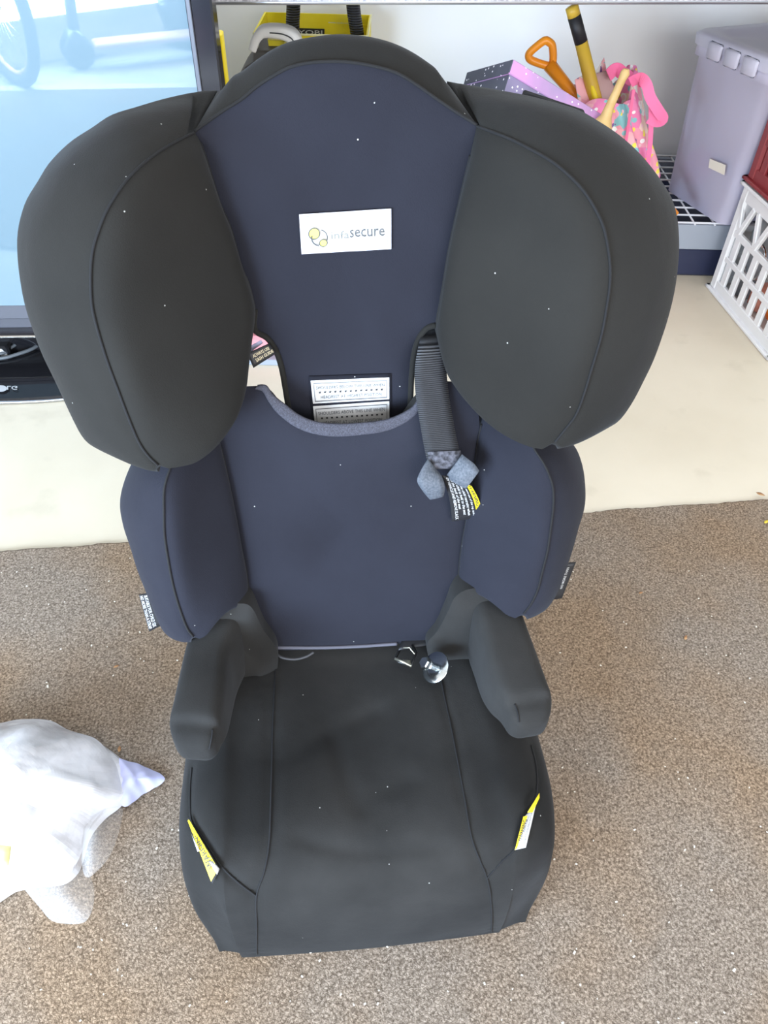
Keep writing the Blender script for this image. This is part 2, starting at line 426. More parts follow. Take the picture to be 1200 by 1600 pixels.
# ---- headrest wings
sL = [(304,207,.022),(287,215,.04),(263,228,.06),(240,243,.078),(217,262,.092),(197,283,.102),(180,307,.110),(165,333,.116),(152,367,.12),(145,393,.122),(142,427,.124),(143,467,.124),(147,493,.124),(158,533,.122),(170,570,.12),(185,610,.118),(200,650,.115),(217,690,.112),(233,713,.11),(247,726,.108)]
oL = [(338,149,-.03),(312,150,-.03),(257,162,-.02),(213,175,-.01),(173,188,0.0),(143,208,.008),(110,230,.012),(80,260,.018),(63,287,.02),(43,320,.024),(32,360,.028),(31,393,.03),(35,433,.034),(45,483,.04),(67,547,.05),(87,590,.056),(117,657,.064),(133,685,.068),(150,698,.072),(180,712,.08),(207,723,.088),(233,731,.098),(250,734,.102)]
iL = [(263,732,.108),(283,729,.104),(307,722,.098),(333,703,.09),(353,680,.08),(370,653,.068),(380,627,.055),(386,600,.042),(388,570,.032),(392,540,.024),(398,500,.018),(398,483,.018),(390,450,.018),(377,417,.018),(360,357,.018),(343,317,.018),(328,267,.018),(313,223,.02)]
sR = [(745,197,.022),(767,205,.04),(797,217,.06),(823,230,.076),(847,243,.088),(870,258,.098),(893,278,.106),(913,300,.112),(930,327,.117),(942,353,.12),(949,383,.122),(953,417,.124),(952,450,.124),(947,483,.124),(943,507,.124),(937,533,.122),(925,573,.12),(913,613,.117),(900,647,.114),(883,670,.112),(867,690,.109)]
oR = [(702,134,-.03),(723,138,-.03),(780,148,-.02),(827,157,-.01),(867,167,0.0),(907,180,.006),(933,195,.012),(963,215,.016),(990,238,.018),(1013,263,.02),(1033,290,.022),(1047,313,.025),(1055,340,.028),(1058,373,.03),(1057,407,.032),(1052,450,.036),(1043,490,.042),(1033,523,.046),(1020,560,.052),(1005,592,.058),(987,627,.064),(967,655,.07),(947,668,.076),(913,685,.09),(893,693,.098),(870,699,.105)]
iR = [(847,702,.108),(827,698,.104),(803,688,.098),(780,675,.09),(757,657,.08),(737,637,.07),(717,613,.056),(700,587,.044),(692,565,.034),(687,545,.026),(683,520,.02),(684,500,.018),(687,483,.018),(694,440,.018),(700,400,.018),(710,350,.018),(723,293,.018),(735,243,.019)]
def make_wing(s_, o_, i_, sign):
    NS, NI = 90, 90
    S = cr_open(BL(s_), NS); O = cr_open(BL(o_), NS); I = cr_open(BL(i_), NI)
    L0 = np.vstack([S, I])
    wing = None
    # inner offsets: straight back, deeper where the pad stands forward
    def local_y(P): return np.array([np.dot(p - OS, YS) for p in P])
    def local_z(P): return np.array([p[2] for p in P])
    back = 0.285 + (local_z(I) - .19) * TL + .055
    room = np.clip(back - local_y(I), .02, None)
    def inner(fr): return I + np.outer(room * fr, YS)
    c = L0.mean(0)
    side = XS * sign
    mid = .5 * (S + O); out = (O - S); out /= np.linalg.norm(out, axis=1)[:, None] + 1e-9
    nn = np.cross(out, np.gradient(S, axis=0)); nn /= np.linalg.norm(nn, axis=1)[:, None] + 1e-9
    for k in range(NS):
        if np.dot(nn[k], VIEW + side * .8 + ZS * .3) < 0: nn[k] = -nn[k]
    wgt = np.sin(np.linspace(.05, math.pi - .05, NS)) ** .5
    L1 = np.vstack([S * .82 + O * .18 + nn * (.009 * wgt)[:, None], inner(.06)])
    L2 = np.vstack([mid + nn * (.016 * wgt)[:, None], inner(.2)])
    L3 = np.vstack([S * .15 + O * .85 + nn * (.009 * wgt)[:, None], inner(.45)])
    L4 = np.vstack([O + np.outer(np.full(NS, .012), YS), inner(.7)])
    cc = c + YS * .1
    bo = 0.285 + (local_z(O) - .19) * TL + .05
    ro = np.clip(bo - local_y(O), .02, None)
    O5 = O + np.outer(ro * .8, YS); O5 = O5 + (cc - O5) * .10
    L5 = np.vstack([O5, inner(.95)])
    L6 = L5 + (L5.mean(0) - L5) * .35 + YS * .012
    R_ = cr_rings([L0, L1, L2, L3, L4, L5, L6], 5)
    shell = loft(list(R_), cap1=True)
    w_ = mesh_obj('headrest_wing', *shell, MT['fab_side'], seat, keep='wing%d' % sign)
    pad = disc_fill(L0, .012, K=30, p=9, ndir=VIEW - side * .6)
    p_ = mesh_obj('wing_pad', *pad, MT['fab_side'], w_, keep='wpad%d' % sign)
    mesh_obj('seam', *tube(np.vstack([S + VIEW * .0008]), .0011, 6), MT['thread'], w_)
    return w_, S, I
wl, SL, IL = make_wing(sL, oL, iL, -1)
wr, SR, IR = make_wing(sR, oR, iR, 1)

# ---- headrest centre
crown_s = [(304,205,.022),(323,191,.02),(350,172,.018),(377,155,.016),(400,136,.014),(426,119,.014),(453,105,.014),(484,98,.014),(526,96,.014),(561,99,.014),(599,107,.014),(626,117,.014),(656,136,.014),(683,155,.016),(714,176,.019),(745,195,.022)]
crown_o = [(338,146,-.03),(350,140,-.032),(377,122,-.034),(400,111,-.035),(423,94,-.036),(449,78,-.038),(484,69,-.038),(526,62,-.038),(568,64,-.038),(607,73,-.038),(633,84,-.036),(656,99,-.035),(683,119,-.033),(702,134,-.03)]
rest = [(735,243,.018),(723,293,.015),(710,350,.013),(700,400,.012),(694,440,.011),(687,483,.010),(683,508,.008),(668,512,.006),(655,528,.004),(647,553,.003),(643,590,.002),(640,640,0),(632,690,-.006),(610,715,-.008),(550,722,-.008),(490,718,-.008),(465,690,-.006),(452,642,0),(446,608,.002),(440,575,.003),(431,548,.004),(417,528,.006),(398,515,.008),(398,483,.010),(390,450,.011),(377,417,.012),(360,357,.013),(343,317,.015),(328,267,.016),(313,223,.018)]
NS, NI = 90, 150
S = cr_open(BL(crown_s), NS); O = cr_open(BL(crown_o), NS); I = cr_open(BL(rest), NI)
L0 = np.vstack([S, I])
out = O - S; nn = np.cross(out, np.gradient(S, axis=0)); nn /= np.linalg.norm(nn, axis=1)[:, None]
nn = np.where((nn @ (VIEW + ZS * .5))[:, None] < 0, -nn, nn)
def inn(t_): return I + YS * t_
taper = np.clip(np.minimum(np.arange(NS), NS - 1 - np.arange(NS)) / 12, 0, 1)
L1 = np.vstack([S * .8 + O * .2 + nn * (.006 * taper)[:, None], inn(.002)])
L2 = np.vstack([S * .5 + O * .5 + nn * (.010 * taper)[:, None], inn(.005)])
L3 = np.vstack([S * .1 + O * .9 + nn * (.005 * taper)[:, None], inn(.010)])
L4 = np.vstack([O + YS * .012 - ZS * .003, inn(.014)])
L5 = np.vstack([O + YS * .022 - ZS * .018, inn(.018)])
cfull = L5.mean(0); L6 = L5 + (cfull - L5) * .25 + YS * .006
hc = mesh_obj('headrest_cover', *loft(list(cr_rings([L0, L1, L2, L3, L4, L5, L6], 4)), cap1=True), MT['fab_side'], seat)
# front panel is a wide strip grid so that it stays smooth
pad = fill(L0, .004, K=26, p=6, ndir=VIEW, relax=700)
hp = mesh_obj('headrest_front_panel', *pad, MT['fab_front'], hc, keep='head')
mesh_obj('seam', *tube(S + VIEW * .0012, .0012, 6), MT['thread'], hc)
mesh_obj('seam', *tube(cr_open(BL([(x, y, d + .0012) for x, y, d in rest[:6]]), 40), .0013, 6), MT['thread'], hc)
mesh_obj('seam', *tube(cr_open(BL([(x, y, d + .0012) for x, y, d in rest[-7:]]), 40), .0013, 6), MT['thread'], hc)
# bound edge of the two strap slots
for seg in (rest[6:13], rest[16:24]):
    P = cr_open(BL([(x, y, d + .0015) for x, y, d in seg]), 50)
    mesh_obj('slot_binding', *tube(P, .0028, 8), MT['fab_side'], hc)

# ---- lower backrest
panelT = [(345,612,.024),(370,605,.026),(405,603,.028),(418,606,.028),(427,618,.028),(447,634,.028),(467,649,.028),(491,659,.028),(520,663,.028),(560,662,.028),(605,656,.028),(640,640,.028),(652,625,.028),(665,604,.028),(690,596,.028),(725,600,.028),(745,622,.028)]
panelR = [(752,663,.03),(745,700,.03),(738,760,.03),(727,820,.03),(721,855,.03),(717,892,.03),(716,924,.03),(707,952,.028),(690,985,.024),(678,998,.022)]
panelB = [(620,1007,.02),(560,1011,.02),(500,1014,.02),(445,1016,.02),(430,1013,.02),(415,995,.022),(400,970,.025)]
panelL = [(390,946,.03),(386,900,.03),(377,855,.03),(367,800,.03),(357,750,.03),(345,697,.03),(336,650,.028)]
L0 = np.vstack([cr_open(BL(panelT), 70), cr_open(BL(panelR), 50)[1:], cr_open(BL(panelB), 50), cr_open(BL(panelL), 50)])
cm_ = L0.mean(0); R_ = cr_rings([L0, L0 + (cm_ - L0) * .006 + YS * .001, L0 + (cm_ - L0) * .03 + YS * .004, L0 + (cm_ - L0) * .10 + YS * .010, L0 + (cm_ - L0) * .30 + YS * .016], 3)
back = mesh_obj('backrest_cover', *loft(list(R_), cap1=True), MT['fab_side'], seat)
dents = [(B(520, 845, .03), .035, .006), (B(560, 872, .03), .03, -.003), (B(610, 950, .03), .05, .003)]
mesh_obj('backrest_front_panel', *fill(L0, .007, K=26, p=8, ndir=VIEW, relax=500, dents=dents), MT['fab_front'], back, keep='back')
# ribbed binding along the neck edge
def strip(P1, P2, th=.0015):
    P1, P2 = np.asarray(P1), np.asarray(P2); m_ = .5 * (P1 + P2) + VIEW * th * 1.6
    R_ = cr_rings([P1 - VIEW * .001, P1 + VIEW * th, m_, P2 + VIEW * th, P2 - VIEW * .001], 3)
    return loft([*R_], closed=False)
e_o = cr_open(BL([(402,602,.03),(410,601,.031),(418,604,.031),(427,617,.031),(447,633,.031),(467,648,.031),(491,658,.031),(520,662,.031),(560,661,.031),(605,655,.031),(640,639,.031),(654,622,.031),(664,604,.031)]), 120)
e_i = cr_open(BL([(398,607,.031),(406,609,.031),(411,612,.031),(420,627,.032),(435,646,.032),(460,665,.032),(487,676,.032),(520,681,.032),(560,679,.032),(605,672,.032),(640,655,.032),(661,632,.032),(672,610,.032)]), 120)
mesh_obj('neck_binding', *strip(e_o, e_i), MT['bind'], back)
bt = cast_line('back', [(432,1010),(500,1010),(560,1008),(620,1004)], .0015, 60)
mesh_obj('hem_binding', *tube(bt, .0022, 8), mat('pale_grey_piping', (.09, .09, .115), .7), back)
for ln in ([(x, y) for x, y, d in panelL[:6]], [(x, y) for x, y, d in panelR[:7]]):
    P = cr_open(BL([(x, y, .0315) for x, y in ln]), 60)
    mesh_obj('seam', *tube(P, .0009, 6), MT['thread'], back)

# ---- side bolsters of the backrest
bsL = [(267,728,.09),(260,748,.095),(256,768,.098),(256,800,.10),(257,835,.10),(262,870,.10),(270,912,.098),(280,948,.095),(292,980,.09),(302,994,.086)]
boL = [(225,700,.03),(209,722,.03),(197,748,.03),(190,772,.032),(189,793,.034),(195,820,.036),(206,850,.04),(217,885,.044),(230,918,.05),(242,950,.055),(252,977,.06),(264,992,.064),(282,1000,.07),(300,1001,.078)]
biL = [(312,998,.084),(322,993,.082),(335,977,.078),(350,960,.07),(367,950,.058),(380,950,.044),(389,948,.034),(386,900,.03),(377,855,.03),(367,800,.03),(357,750,.03),(345,697,.03),(336,650,.03),(318,640,.04),(290,660,.065),(275,695,.08)]
bsR = [(828,690,.085),(837,705,.09),(850,725,.095),(860,748,.098),(864,765,.10),(864,792,.10),(860,825,.10),(855,860,.10),(847,892,.098),(840,920,.095),(830,942,.09),(818,958,.086)]
boR = [(885,680,.03),(892,694,.03),(902,707,.03),(909,730,.03),(912,762,.032),(910,790,.034),(900,820,.038),(890,855,.042),(880,887,.048),(870,918,.054),(855,945,.06),(840,957,.066),(822,966,.074)]
biR = [(805,966,.082),(792,961,.08),(780,951,.076),(762,937,.068),(747,929,.056),(733,926,.044),(717,925,.034),(717,892,.03),(721,855,.03),(727,820,.03),(738,760,.03),(745,700,.03),(752,663,.03),(775,650,.04),(805,665,.07)]
def make_bolster(s_, o_, i_, sign):
    NS, NI = 70, 90
    S = cr_open(BL(s_), NS); O = cr_open(BL(o_), NS); I = cr_open(BL(i_), NI); L0 = np.vstack([S, I])
    side = XS * sign
    out = O - S; nn = np.cross(out, np.gradient(S, axis=0)); nn /= np.linalg.norm(nn, axis=1)[:, None] + 1e-9
    nn = np.where((nn @ (VIEW + side * .8))[:, None] < 0, -nn, nn)
    wg = np.sin(np.linspace(.08, math.pi - .08, NS)) ** .5
    ly = np.array([np.dot(p - OS, YS) for p in I]); bk = .285 + (I[:, 2] - .19) * TL + .03
    room = np.clip(bk - ly, .01, None)
    inn = lambda f: I + np.outer(room * f, YS)
    L1 = np.vstack([S * .82 + O * .18 + nn * (.007 * wg)[:, None], inn(.05)])
    L2 = np.vstack([S * .5 + O * .5 + nn * (.011 * wg)[:, None], inn(.2)])
    L3 = np.vstack([S * .12 + O * .88 + nn * (.006 * wg)[:, None], inn(.5)])
    L4 = np.vstack([O + YS * .012 - side * .001, inn(.75)])
    L5 = np.vstack([O + YS * .05 - side * .012, inn(1.)])
    L6 = L5 + (L5.mean(0) - L5) * .3 + YS * .008
    w_ = mesh_obj('side_bolster', *loft(list(cr_rings([L0, L1, L2, L3, L4, L5, L6], 5)), cap1=True), MT['fab_front'], seat, keep='bol%d' % sign)
    mesh_obj('bolster_pad', *disc_fill(L0, .009, K=24, p=7, ndir=VIEW - side * .5), MT['fab_front'], w_, keep='bpad%d' % sign)
    mesh_obj('seam', *tube(S + VIEW * .0008, .0011, 6), MT['thread'], w_)
    return w_
bl = make_bolster(bsL, boL, biL, -1); br = make_bolster(bsR, boR, biR, 1)

# ---- seat cushion / booster base
rows = [(.33,.165,.190),(.27,.176,.194),(.22,.181,.197),(.16,.182,.200),(.10,.178,.201),(.06,.170,.196),(.032,.154,.190),(.014,.126,.184),(.004,.08,.177),(.000,.035,.171),(.000,.0,.168)]
G = []
for ri, (y, h, w_) in enumerate(rows):
    xl, xr = -w_, w_ + .006
    fr = max(0, (ri - 5)) / 5
    bk = .016 * math.sin(fr * 2.6); bk2 = .006 * math.sin(fr * 2.6)
    sx = (-.132, -.130, -.128, -.126, -.125, -.127, -.132, -.138, -.139, -.139, -.138)[ri]
    sr = (.085, .095, .102, .112, .118, .125, .130, .135, .137, .137, .136)[ri]
    G.append([(xl + .016, y + bk + .002, 0), (xl + .006, y + bk, 0.001), (xl + .003, y + bk, .28 * h), (xl, y + bk, .58 * h), (xl + .008, y + bk, .84 * h), (xl + .028, y + bk2, .965 * h),
              (.5 * (xl + .028 + sx), y + bk2 * .3, h * 1.015), (sx, y, h), (sx * .5, y - .002 * fr, h * .995), (0, y - .003 * fr, h * .985), (sr * .5, y - .002 * fr, h * .995), (sr, y, h),
              (.5 * (xr - .028 + sr), y + bk2 * .3, h * 1.015), (xr - .028, y + bk2, .965 * h), (xr - .008, y + bk, .84 * h), (xr, y + bk, .58 * h), (xr - .003, y + bk, .28 * h), (xr - .006, y + bk, 0.001), (xr - .016, y + bk + .002, 0)])
G = np.array(G); G = cr_rings(G, 9); G = np.transpose(cr_rings(np.transpose(G, (1, 0, 2)), 8), (1, 0, 2))
G[:, :, 2] = np.maximum(G[:, :, 2], 0.0)
Gw = np.array([[W(p) for p in r_] for r_ in G]); K, N = Gw.shape[:2]
# a light saddle and creases in the worn cushion
V = Gw.reshape(-1, 3)
Vl = G.reshape(-1, 3)
cen = np.exp(-((Vl[:, 0] - .0) / .075) ** 2 - ((Vl[:, 1] - .15) / .10) ** 2) * (Vl[:, 2] > .1)
V = V - np.outer(.007 * cen, ZS)
_, Fc = loft(list(Gw), closed=False)
BV['base0'] = BVHTree.FromPolygons([tuple(v) for v in V], Fc)
seams = [[(430,1030),(430,1060),(427,1125),(424,1224),(421,1312),(413,1361),(401,1400),(401,1450),(401,1490)],
         [(688,1040),(691,1070),(705,1136),(724,1235),(738,1312),(761,1372),(768,1416),(768,1456)],
         [(401,1400),(372,1378),(345,1352),(318,1310),(300,1284),(297,1240),(300,1200)],
         [(761,1372),(785,1345),(805,1325),(825,1280),(838,1240),(838,1200),(830,1165)]]
LN = [cast_line('base0', s_, 0.0, 90) for s_ in seams]
for ln in LN: V = groove(V, ln, .0030, .0045, ZS * .8 - YS * .6)
for ln in [[(520,1150),(560,1262),(590,1240),(640,1215)], [(470,1310),(560,1330),(690,1322)], [(440,1190),(520,1140),(590,1110)]]:
    V = groove(V, cast_line('base0', ln, 0, 50), .0022, .009, ZS)
base = mesh_obj('booster_cushion', V, Fc, MT['fab_base'], seat, keep='base')
for s_ in seams:
    mesh_obj('seam', *tube(cast_line('base', s_, .0003, 120), .0010, 6), MT['thread'], base)
# rear corner of the base cover rising to the armrests
def lug(pts, yl, mtl):
    L = np.array([YL(x, y, yl + d) for x, y, d in pts]); L = np.vstack([cr_open(np.vstack([L, L[:1]]), 90)[:-1]])
    R_ = cr_rings([L, L + YS * .006, L + YS * .02, L + YS * .06], 3)
    a = mesh_obj('armrest_root', *join(loft(list(R_), cap1=True), fill(L, .006, K=12, p=4, ndir=-YS, relax=150)), mtl, seat, keep='lug')
    return a
lug([(330,935,0.0),(367,942,.0),(392,948,.0),(412,985,.0),(432,1013,.0),(434,1040,.0),(429,1062,-.005),(400,1056,-.012),(362,1060,-.012),(335,1050,-.01),(320,1000,-.005)], .252, MT['fab_base'])
lug([(775,920,0.0),(735,920,.0),(712,932,.0),(700,955,.0),(684,985,.0),(668,1004,.0),(668,1020,0),(676,1036,-.004),(712,1034,-.006),(748,1030,-.010),(775,1030,-.01),(790,980,-.005)], .252, MT['fab_base'])

# ---- armrests
def rrect(o, i, h, up=.30):
    """cross section ring from outer-top o and inner-top i, height h (rounded)"""
    o, i = np.asarray(o), np.asarray(i); w_ = i - o; dz = -ZS * h
    pts = []
    for a in np.linspace(0, 2 * math.pi, 40, endpoint=False):
        ca, sa = math.cos(a), math.sin(a); e = .42
        x = .5 + .5 * math.copysign(abs(ca) ** e, ca); z = .5 - .5 * math.copysign(abs(sa) ** e, sa)
        pts.append(o + w_ * x + dz * z)
    return np.array(pts)
def make_arm(sec, sign):
    """sec: (outer px, inner px, z top, height)"""
    R_ = [rrect(onz(*a, z), onz(*b_, z), h) for a, b_, z, h in sec]
    a, b_, z, h = sec[-1]
    last = R_[-1]; c = last.mean(0)
    t_ = [(.86, .010), (.62, .017), (.3, .020)]
    fw = -YS
    for s_, d_ in t_:
        R_.append(c + (last - c) * s_ + fw * d_ - ZS * .1 * d_)
    RR = cr_rings(R_, 5)
    o = mesh_obj('armrest', *loft(list(RR), cap0=True, cap1=True), MT['fab_base'], seat, keep='arm%d' % sign)
    return o
armL = make_arm([((305,930),(385,940),.285,.10),((296,965),(372,972),.283,.105),((285,1003),(358,1008),.278,.10),((275,1048),(352,1050),.274,.085),((267,1088),(347,1092),.270,.070),((262,1112),(342,1118),.266,.058),((262,1128),(338,1134),.258,.048)], -1)
armR = make_arm([((800,905),(735,915),.285,.10),((817,940),(742,950),.283,.105),((832,980),(752,985),.278,.10),((848,1025),(762,1030),.274,.085),((858,1055),(774,1063),.270,.070),((864,1075),(787,1085),.266,.058),((865,1090),(793,1102),.258,.048)], 1)
mesh_obj('seam', *tube(cast_line('arm-1', [(332,1140),(331,1150),(329,1160),(327,1170)], .0003, 40), .0009), MT['thread'], armL)
mesh_obj('seam', *tube(cast_line('arm1', [(804,1100),(808,1110),(810,1120),(811,1128)], .0003, 40), .0009), MT['thread'], armR)

# ---- brand label on the headrest
LC = [(467,334), (611,325), (611,388), (471,396)]
def f_lab(off):
    return lambda u, v: cast('head', *bil(LC, u, v), off)
bl_ = mesh_obj('brand_label', *patch(f_lab(.0022), 16, 8, .0012), MT['silver_edge'], seat, smooth=False)
bl_['label'] = 'white sewn label with a yellow two circle emblem on the headrest'
f2 = f_lab(.0031)
mesh_obj('label_face', *uvrect(f2, .045, .07, .955, .93, 14), MT['white'], bl_, smooth=False)
f3 = f_lab(.0040)
mesh_obj('lettering', *text_on(f3, 'infa', .335, .47, .535, .66), MT['ink_faint'], bl_)
mesh_obj('lettering', *text_on(f3, 'secure', .545, .455, .925, .645), MT['ink_grey'], bl_)
mesh_obj('emblem', *join(uvdisc(f3, .15, .49, .058, .135, 24), uvdisc(f3, .245, .735, .04, .085, 20)), MT['logo_y'], bl_)
f4 = f_lab(.0044)
mesh_obj('emblem_outline', *join(uvdisc(f4, .15, .49, .063, .145, 28, .84), uvdisc(f4, .245, .735, .045, .095, 24, .80), uvdisc(f4, .205, .60, .09, .205, 20, .88, -75, 25), uvdisc(f4, .205, .60, .09, .205, 20, .84, 95, 200)), MT['ink_grey'], bl_)

# ---- shoulder height labels
BK = [(482,587), (611,583), (612,700), (492,700)]
fb = lambda off: (lambda u, v: cast('head', *bil(BK, u, v), off))
bp = mesh_obj('shoulder_label_backing', *patch(fb(.0012), 14, 10, .0008), MT['fab_front'], seat)
def shoulder(c, l1, l2, sym):
    f = lambda off: (lambda u, v: cast('head', *bil(c, u, v), off))
    o = mesh_obj('shoulder_label', *patch(f(.0022), 14, 6, .0007), MT['white'], seat, smooth=False)
    g = f(.0035)
    fr = join(uvrect(g, .03, .10, .97, .122, 12), uvrect(g, .03, .875, .97, .90, 12), uvrect(g, .03, .10, .037, .9, 2), uvrect(g, .963, .10, .97, .9, 2))
    mesh_obj('label_border', *fr, MT['ink_grey'], o)
    mesh_obj('lettering', *join(text_on(g, l1, .06, .235, .94, .37), text_on(g, l2, .11, .65, .90, .79)), MT['ink_grey'], o)
    mesh_obj('marker_row', *join(*[uvrect(g, .09 + k * .0665, .475, .09 + k * .0665 + .026, .545, 1) for k in range(13)]), MT['ink'], o)
    return o
shoulder([(485,593), (608,588), (608,622), (489,629)], 'SHOULDERS BELOW THIS LINE WHEN', 'HEADREST AT HIGHEST POSITION', 0)
shoulder([(489,633), (608,625), (608,662), (493,669)], 'SHOULDERS ABOVE THIS LINE WHEN', 'HEADREST AT LOWEST POSITION', 0)

# ---- hanging tether strap on the right, with loop and warning tag
def ribbon(Lp, Rp, n=60, th=.0012):
    A = cr_open(BL(Lp), n); C_ = cr_open(BL(Rp), n)
    R_ = []
    for a, c in zip(A, C_):
        m_ = .5 * (a + c) + VIEW * .0006; wd = (c - a)
        R_.append([a, a + wd * .25 + VIEW * .0004, m_, a + wd * .75 + VIEW * .0004, c, c - VIEW * th, m_ - VIEW * th, a - VIEW * th])
    return loft(R_, cap0=True, cap1=True)
st = mesh_obj('tether_strap', *ribbon([(668,505,-.012),(660,522,.004),(653,545,.022),(648,580,.034),(650,620,.040),(656,660,.046),(663,700,.050),(668,722,.052)],
     [(712,506,-.012),(708,522,.004),(700,545,.022),(698,580,.032),(702,620,.038),(709,660,.044),(717,700,.050),(723,722,.052)]), MT['web'], seat)
st['label'] = 'ribbed black webbing strap hanging from the right headrest slot'
mesh_obj('stitch_patch', *ribbon([(668,706,.0525),(672,734,.054)], [(720,704,.0525),(722,730,.054)], 8, .0008), add_noise_col(mat('box_stitching', (.03, .03, .035), .8), (.012, .012, .016), (.09, .09, .11), 260), st)
m_loop = add_noise_col(mat('grey_blue_webbing', (.06, .07, .085), .7), (.045, .055, .07), (.09, .10, .12), 500)
mesh_obj('strap_loop', *ribbon([(669,717,.056),(658,735,.062),(652,752,.066),(661,768,.066),(672,781,.062)], [(684,736,.056),(690,744,.062),(694,755,.066),(695,766,.066),(693,776,.062)], 30), m_loop, st)
mesh_obj('strap_loop', *ribbon([(697,744,.058),(706,752,.063),(716,758,.067),(728,764,.069)], [(722,710,.058),(732,718,.064),(742,726,.068),(749,736,.069)], 30), m_loop, st)
TC = [(690,742), (736,757), (756,808), (706,815)]
def f_tag(off):
    def f(u, v):
        x, y = bil(TC, u, v); x += 6 * math.sin(v * math.pi) * .6
        return B(x, y, .060 - .018 * v + off)
    return f
tg = mesh_obj('warning_tag', *patch(f_tag(0), 10, 12, .0006), MT['black'], seat)
tg['label'] = 'black care tag with a yellow warning band below the hanging strap'
g = f_tag(.0014)
Yb = [(1, 1)]
V1 = [g(.80 + .18 * (i % 2), .05 + .92 * (i // 2) / 10) for i in range(22)]
mesh_obj('yellow_band', V1, [(2 * i, 2 * i + 1, 2 * i + 3, 2 * i + 2) for i in range(10)], MT['yellow'], tg)
g2 = f_tag(.0022)
mesh_obj('lettering', *text_on(g2, 'WARNING', .83, .06, .955, .66, True, 0, 1), MT['ink'], tg)
rowsT = [('Make sure use of the top tether', .655, .96), ('on the child restraint when', .52, .90), ('the child is held to the seat', .385, .88), ('to the back of the seat', .255, .74), ('OF VEHICLE AND REMOVE SLACK', .12, .97)]
mesh_obj('lettering', *join(*[text_on(g2, s_, u, .03, u + .095, v_, True, 0, 1) for s_, u, v_ in rowsT]), MT['white'], tg)

# ---- black tag in the left slot
TC2 = [(386,552), (421,536), (432,552), (396,575)]
f5 = lambda off: (lambda u, v: B(*bil(TC2, u, v), .012 + .01 * (1 - u) + off))
t2 = mesh_obj('sash_guide_tag', *patch(f5(0), 6, 4, .0008), MT['black'], seat)
m_cr = mat('cream_ink', (.62, .54, .36), .6)
mesh_obj('lettering', *join(text_on(f5(.0008), 'ALWAYS USE', .16, .22, .88, .46, True), text_on(f5(.0008), 'SASH GUIDE', .20, .56, .95, .80, True)), m_cr, t2)
mesh_obj('tag_back', *patch(lambda u, v: B(*bil([(386,543),(408,531),(411,536),(388,553)], u, v), .006), 3, 2, .0008), mat('pale_lilac_cloth', (.55, .55, .78), .6), t2)

# ---- care labels sewn in the bolster sides
def side_label(c, d, upward, lab):
    f = lambda off: (lambda u, v: B(*bil(c, u, v), d + off))
    o = mesh_obj('care_label', *patch(f(0), 6, 8, .0008), MT['black'], seat)
    o['label'] = lab
    return o, f
o, f = side_label([(217,929),(236,925),(253,977),(233,987)], .036, 1, 'black care label with white print on the left bolster edge')
mesh_obj('lettering', *join(text_on(f(.001), 'SUITABLE FOR CHILD SIX', .36, .06, .62, .95, True, 0, 1), text_on(f(.001), 'NO MORE THAN A STRAP', .04, .05, .28, .95, True, 0, 1)), MT['white'], o)
o, f = side_label([(872,880),(900,878),(878,935),(858,938)], .034, -1, 'black care label with white print on the right bolster edge')
mesh_obj('lettering', *join(text_on(f(.001), 'SUITABLE FOR CHILD SIX', .34, .10, .52, .72, True, 0, -1), text_on(f(.001), 'NO MORE THAN', .58, .14, .74, .72, True, 0, -1)), MT['white'], o)

# ---- folded warning labels on the cushion front
def f_px(c, key, off, lift=0.0):
    Q = []
    for x, y in c:
        p = cast(key, x, y, off)
        if p is None: p = cast(key, x + (6 if x < 570 else -6), y, off)
        Q.append(p)
    Q = np.array(Q); m_ = Q.mean(0); dd_ = (CP - m_) / np.linalg.norm(CP - m_)
    return lambda u, v: bil(Q, u, v) + dd_ * (.004 * 4 * v * (1 - v) + .0004)
LCL = [(297,1284), (300,1278), (344,1358), (336,1376)]
f = f_px(LCL, 'base', .005)
wl_ = mesh_obj('warning_label', *patch(f, 3, 10, .0008), MT['ink'], seat); wl_['label'] = 'folded yellow warning label at the left front of the cushion'
g = f_px([(298,1285), (301,1282), (341,1357), (335,1372)], 'base', .0058)
mesh_obj('yellow_band', *uvrect(lambda a, b_: g(b_, a), 0, 0, 1, 1, 10), MT['yellow'], wl_)
mesh_obj('lettering', *text_on(f_px([(303,1290), (306,1290), (340,1355), (333,1364)], 'base', .0064), 'WARNING', .15, .15, .85, .92, True, 0, -1), MT['ink'], wl_)
mesh_obj('white_flap', *patch(f_px([(301,1301), (303,1303), (316,1329), (313,1330)], 'base', .004), 1, 4, .0006), MT['white'], wl_)
mesh_obj('white_flap', *patch(f_px([(330,1345), (333,1345), (343,1357), (341,1364)], 'base', .0064), 1, 4, .0004), MT['white'], wl_)
LCR = [(820,1262), (836,1256), (818,1322), (803,1325)]
wr_ = mesh_obj('warning_label', *patch(f_px([(815,1275), (833,1258), (819,1322), (803,1325)], 'base', .005), 6, 8, .0008), MT['white'], seat); wr_['label'] = 'folded yellow and white warning label at the right front of the cushion'
g = f_px([(814,1276), (819,1274), (808,1324), (803,1325)], 'base', .0056)
mesh_obj('yellow_band', *uvrect(lambda a, b_: g(b_, a), 0, 0, 1, 1, 8), MT['yellow'], wr_)
mesh_obj('lettering', *text_on(f_px([(814,1276), (820,1274), (809,1324), (804,1325)], 'base', .0062), 'WARNING', .1, .1, .9, .78, True, 0, -1), MT['ink'], wr_)
g = f_px([(819,1274), (833,1260), (819,1322), (808,1324)], 'base', .0062)
mesh_obj('lettering', *join(text_on(g, 'DO NOT LEAVE CHILD', .10, .06, .32, .95, False, 0, -1), text_on(g, 'UNATTENDED IN THE', .55, .06, .78, .92, False, 0, -1)), MT['ink_grey'], wr_)
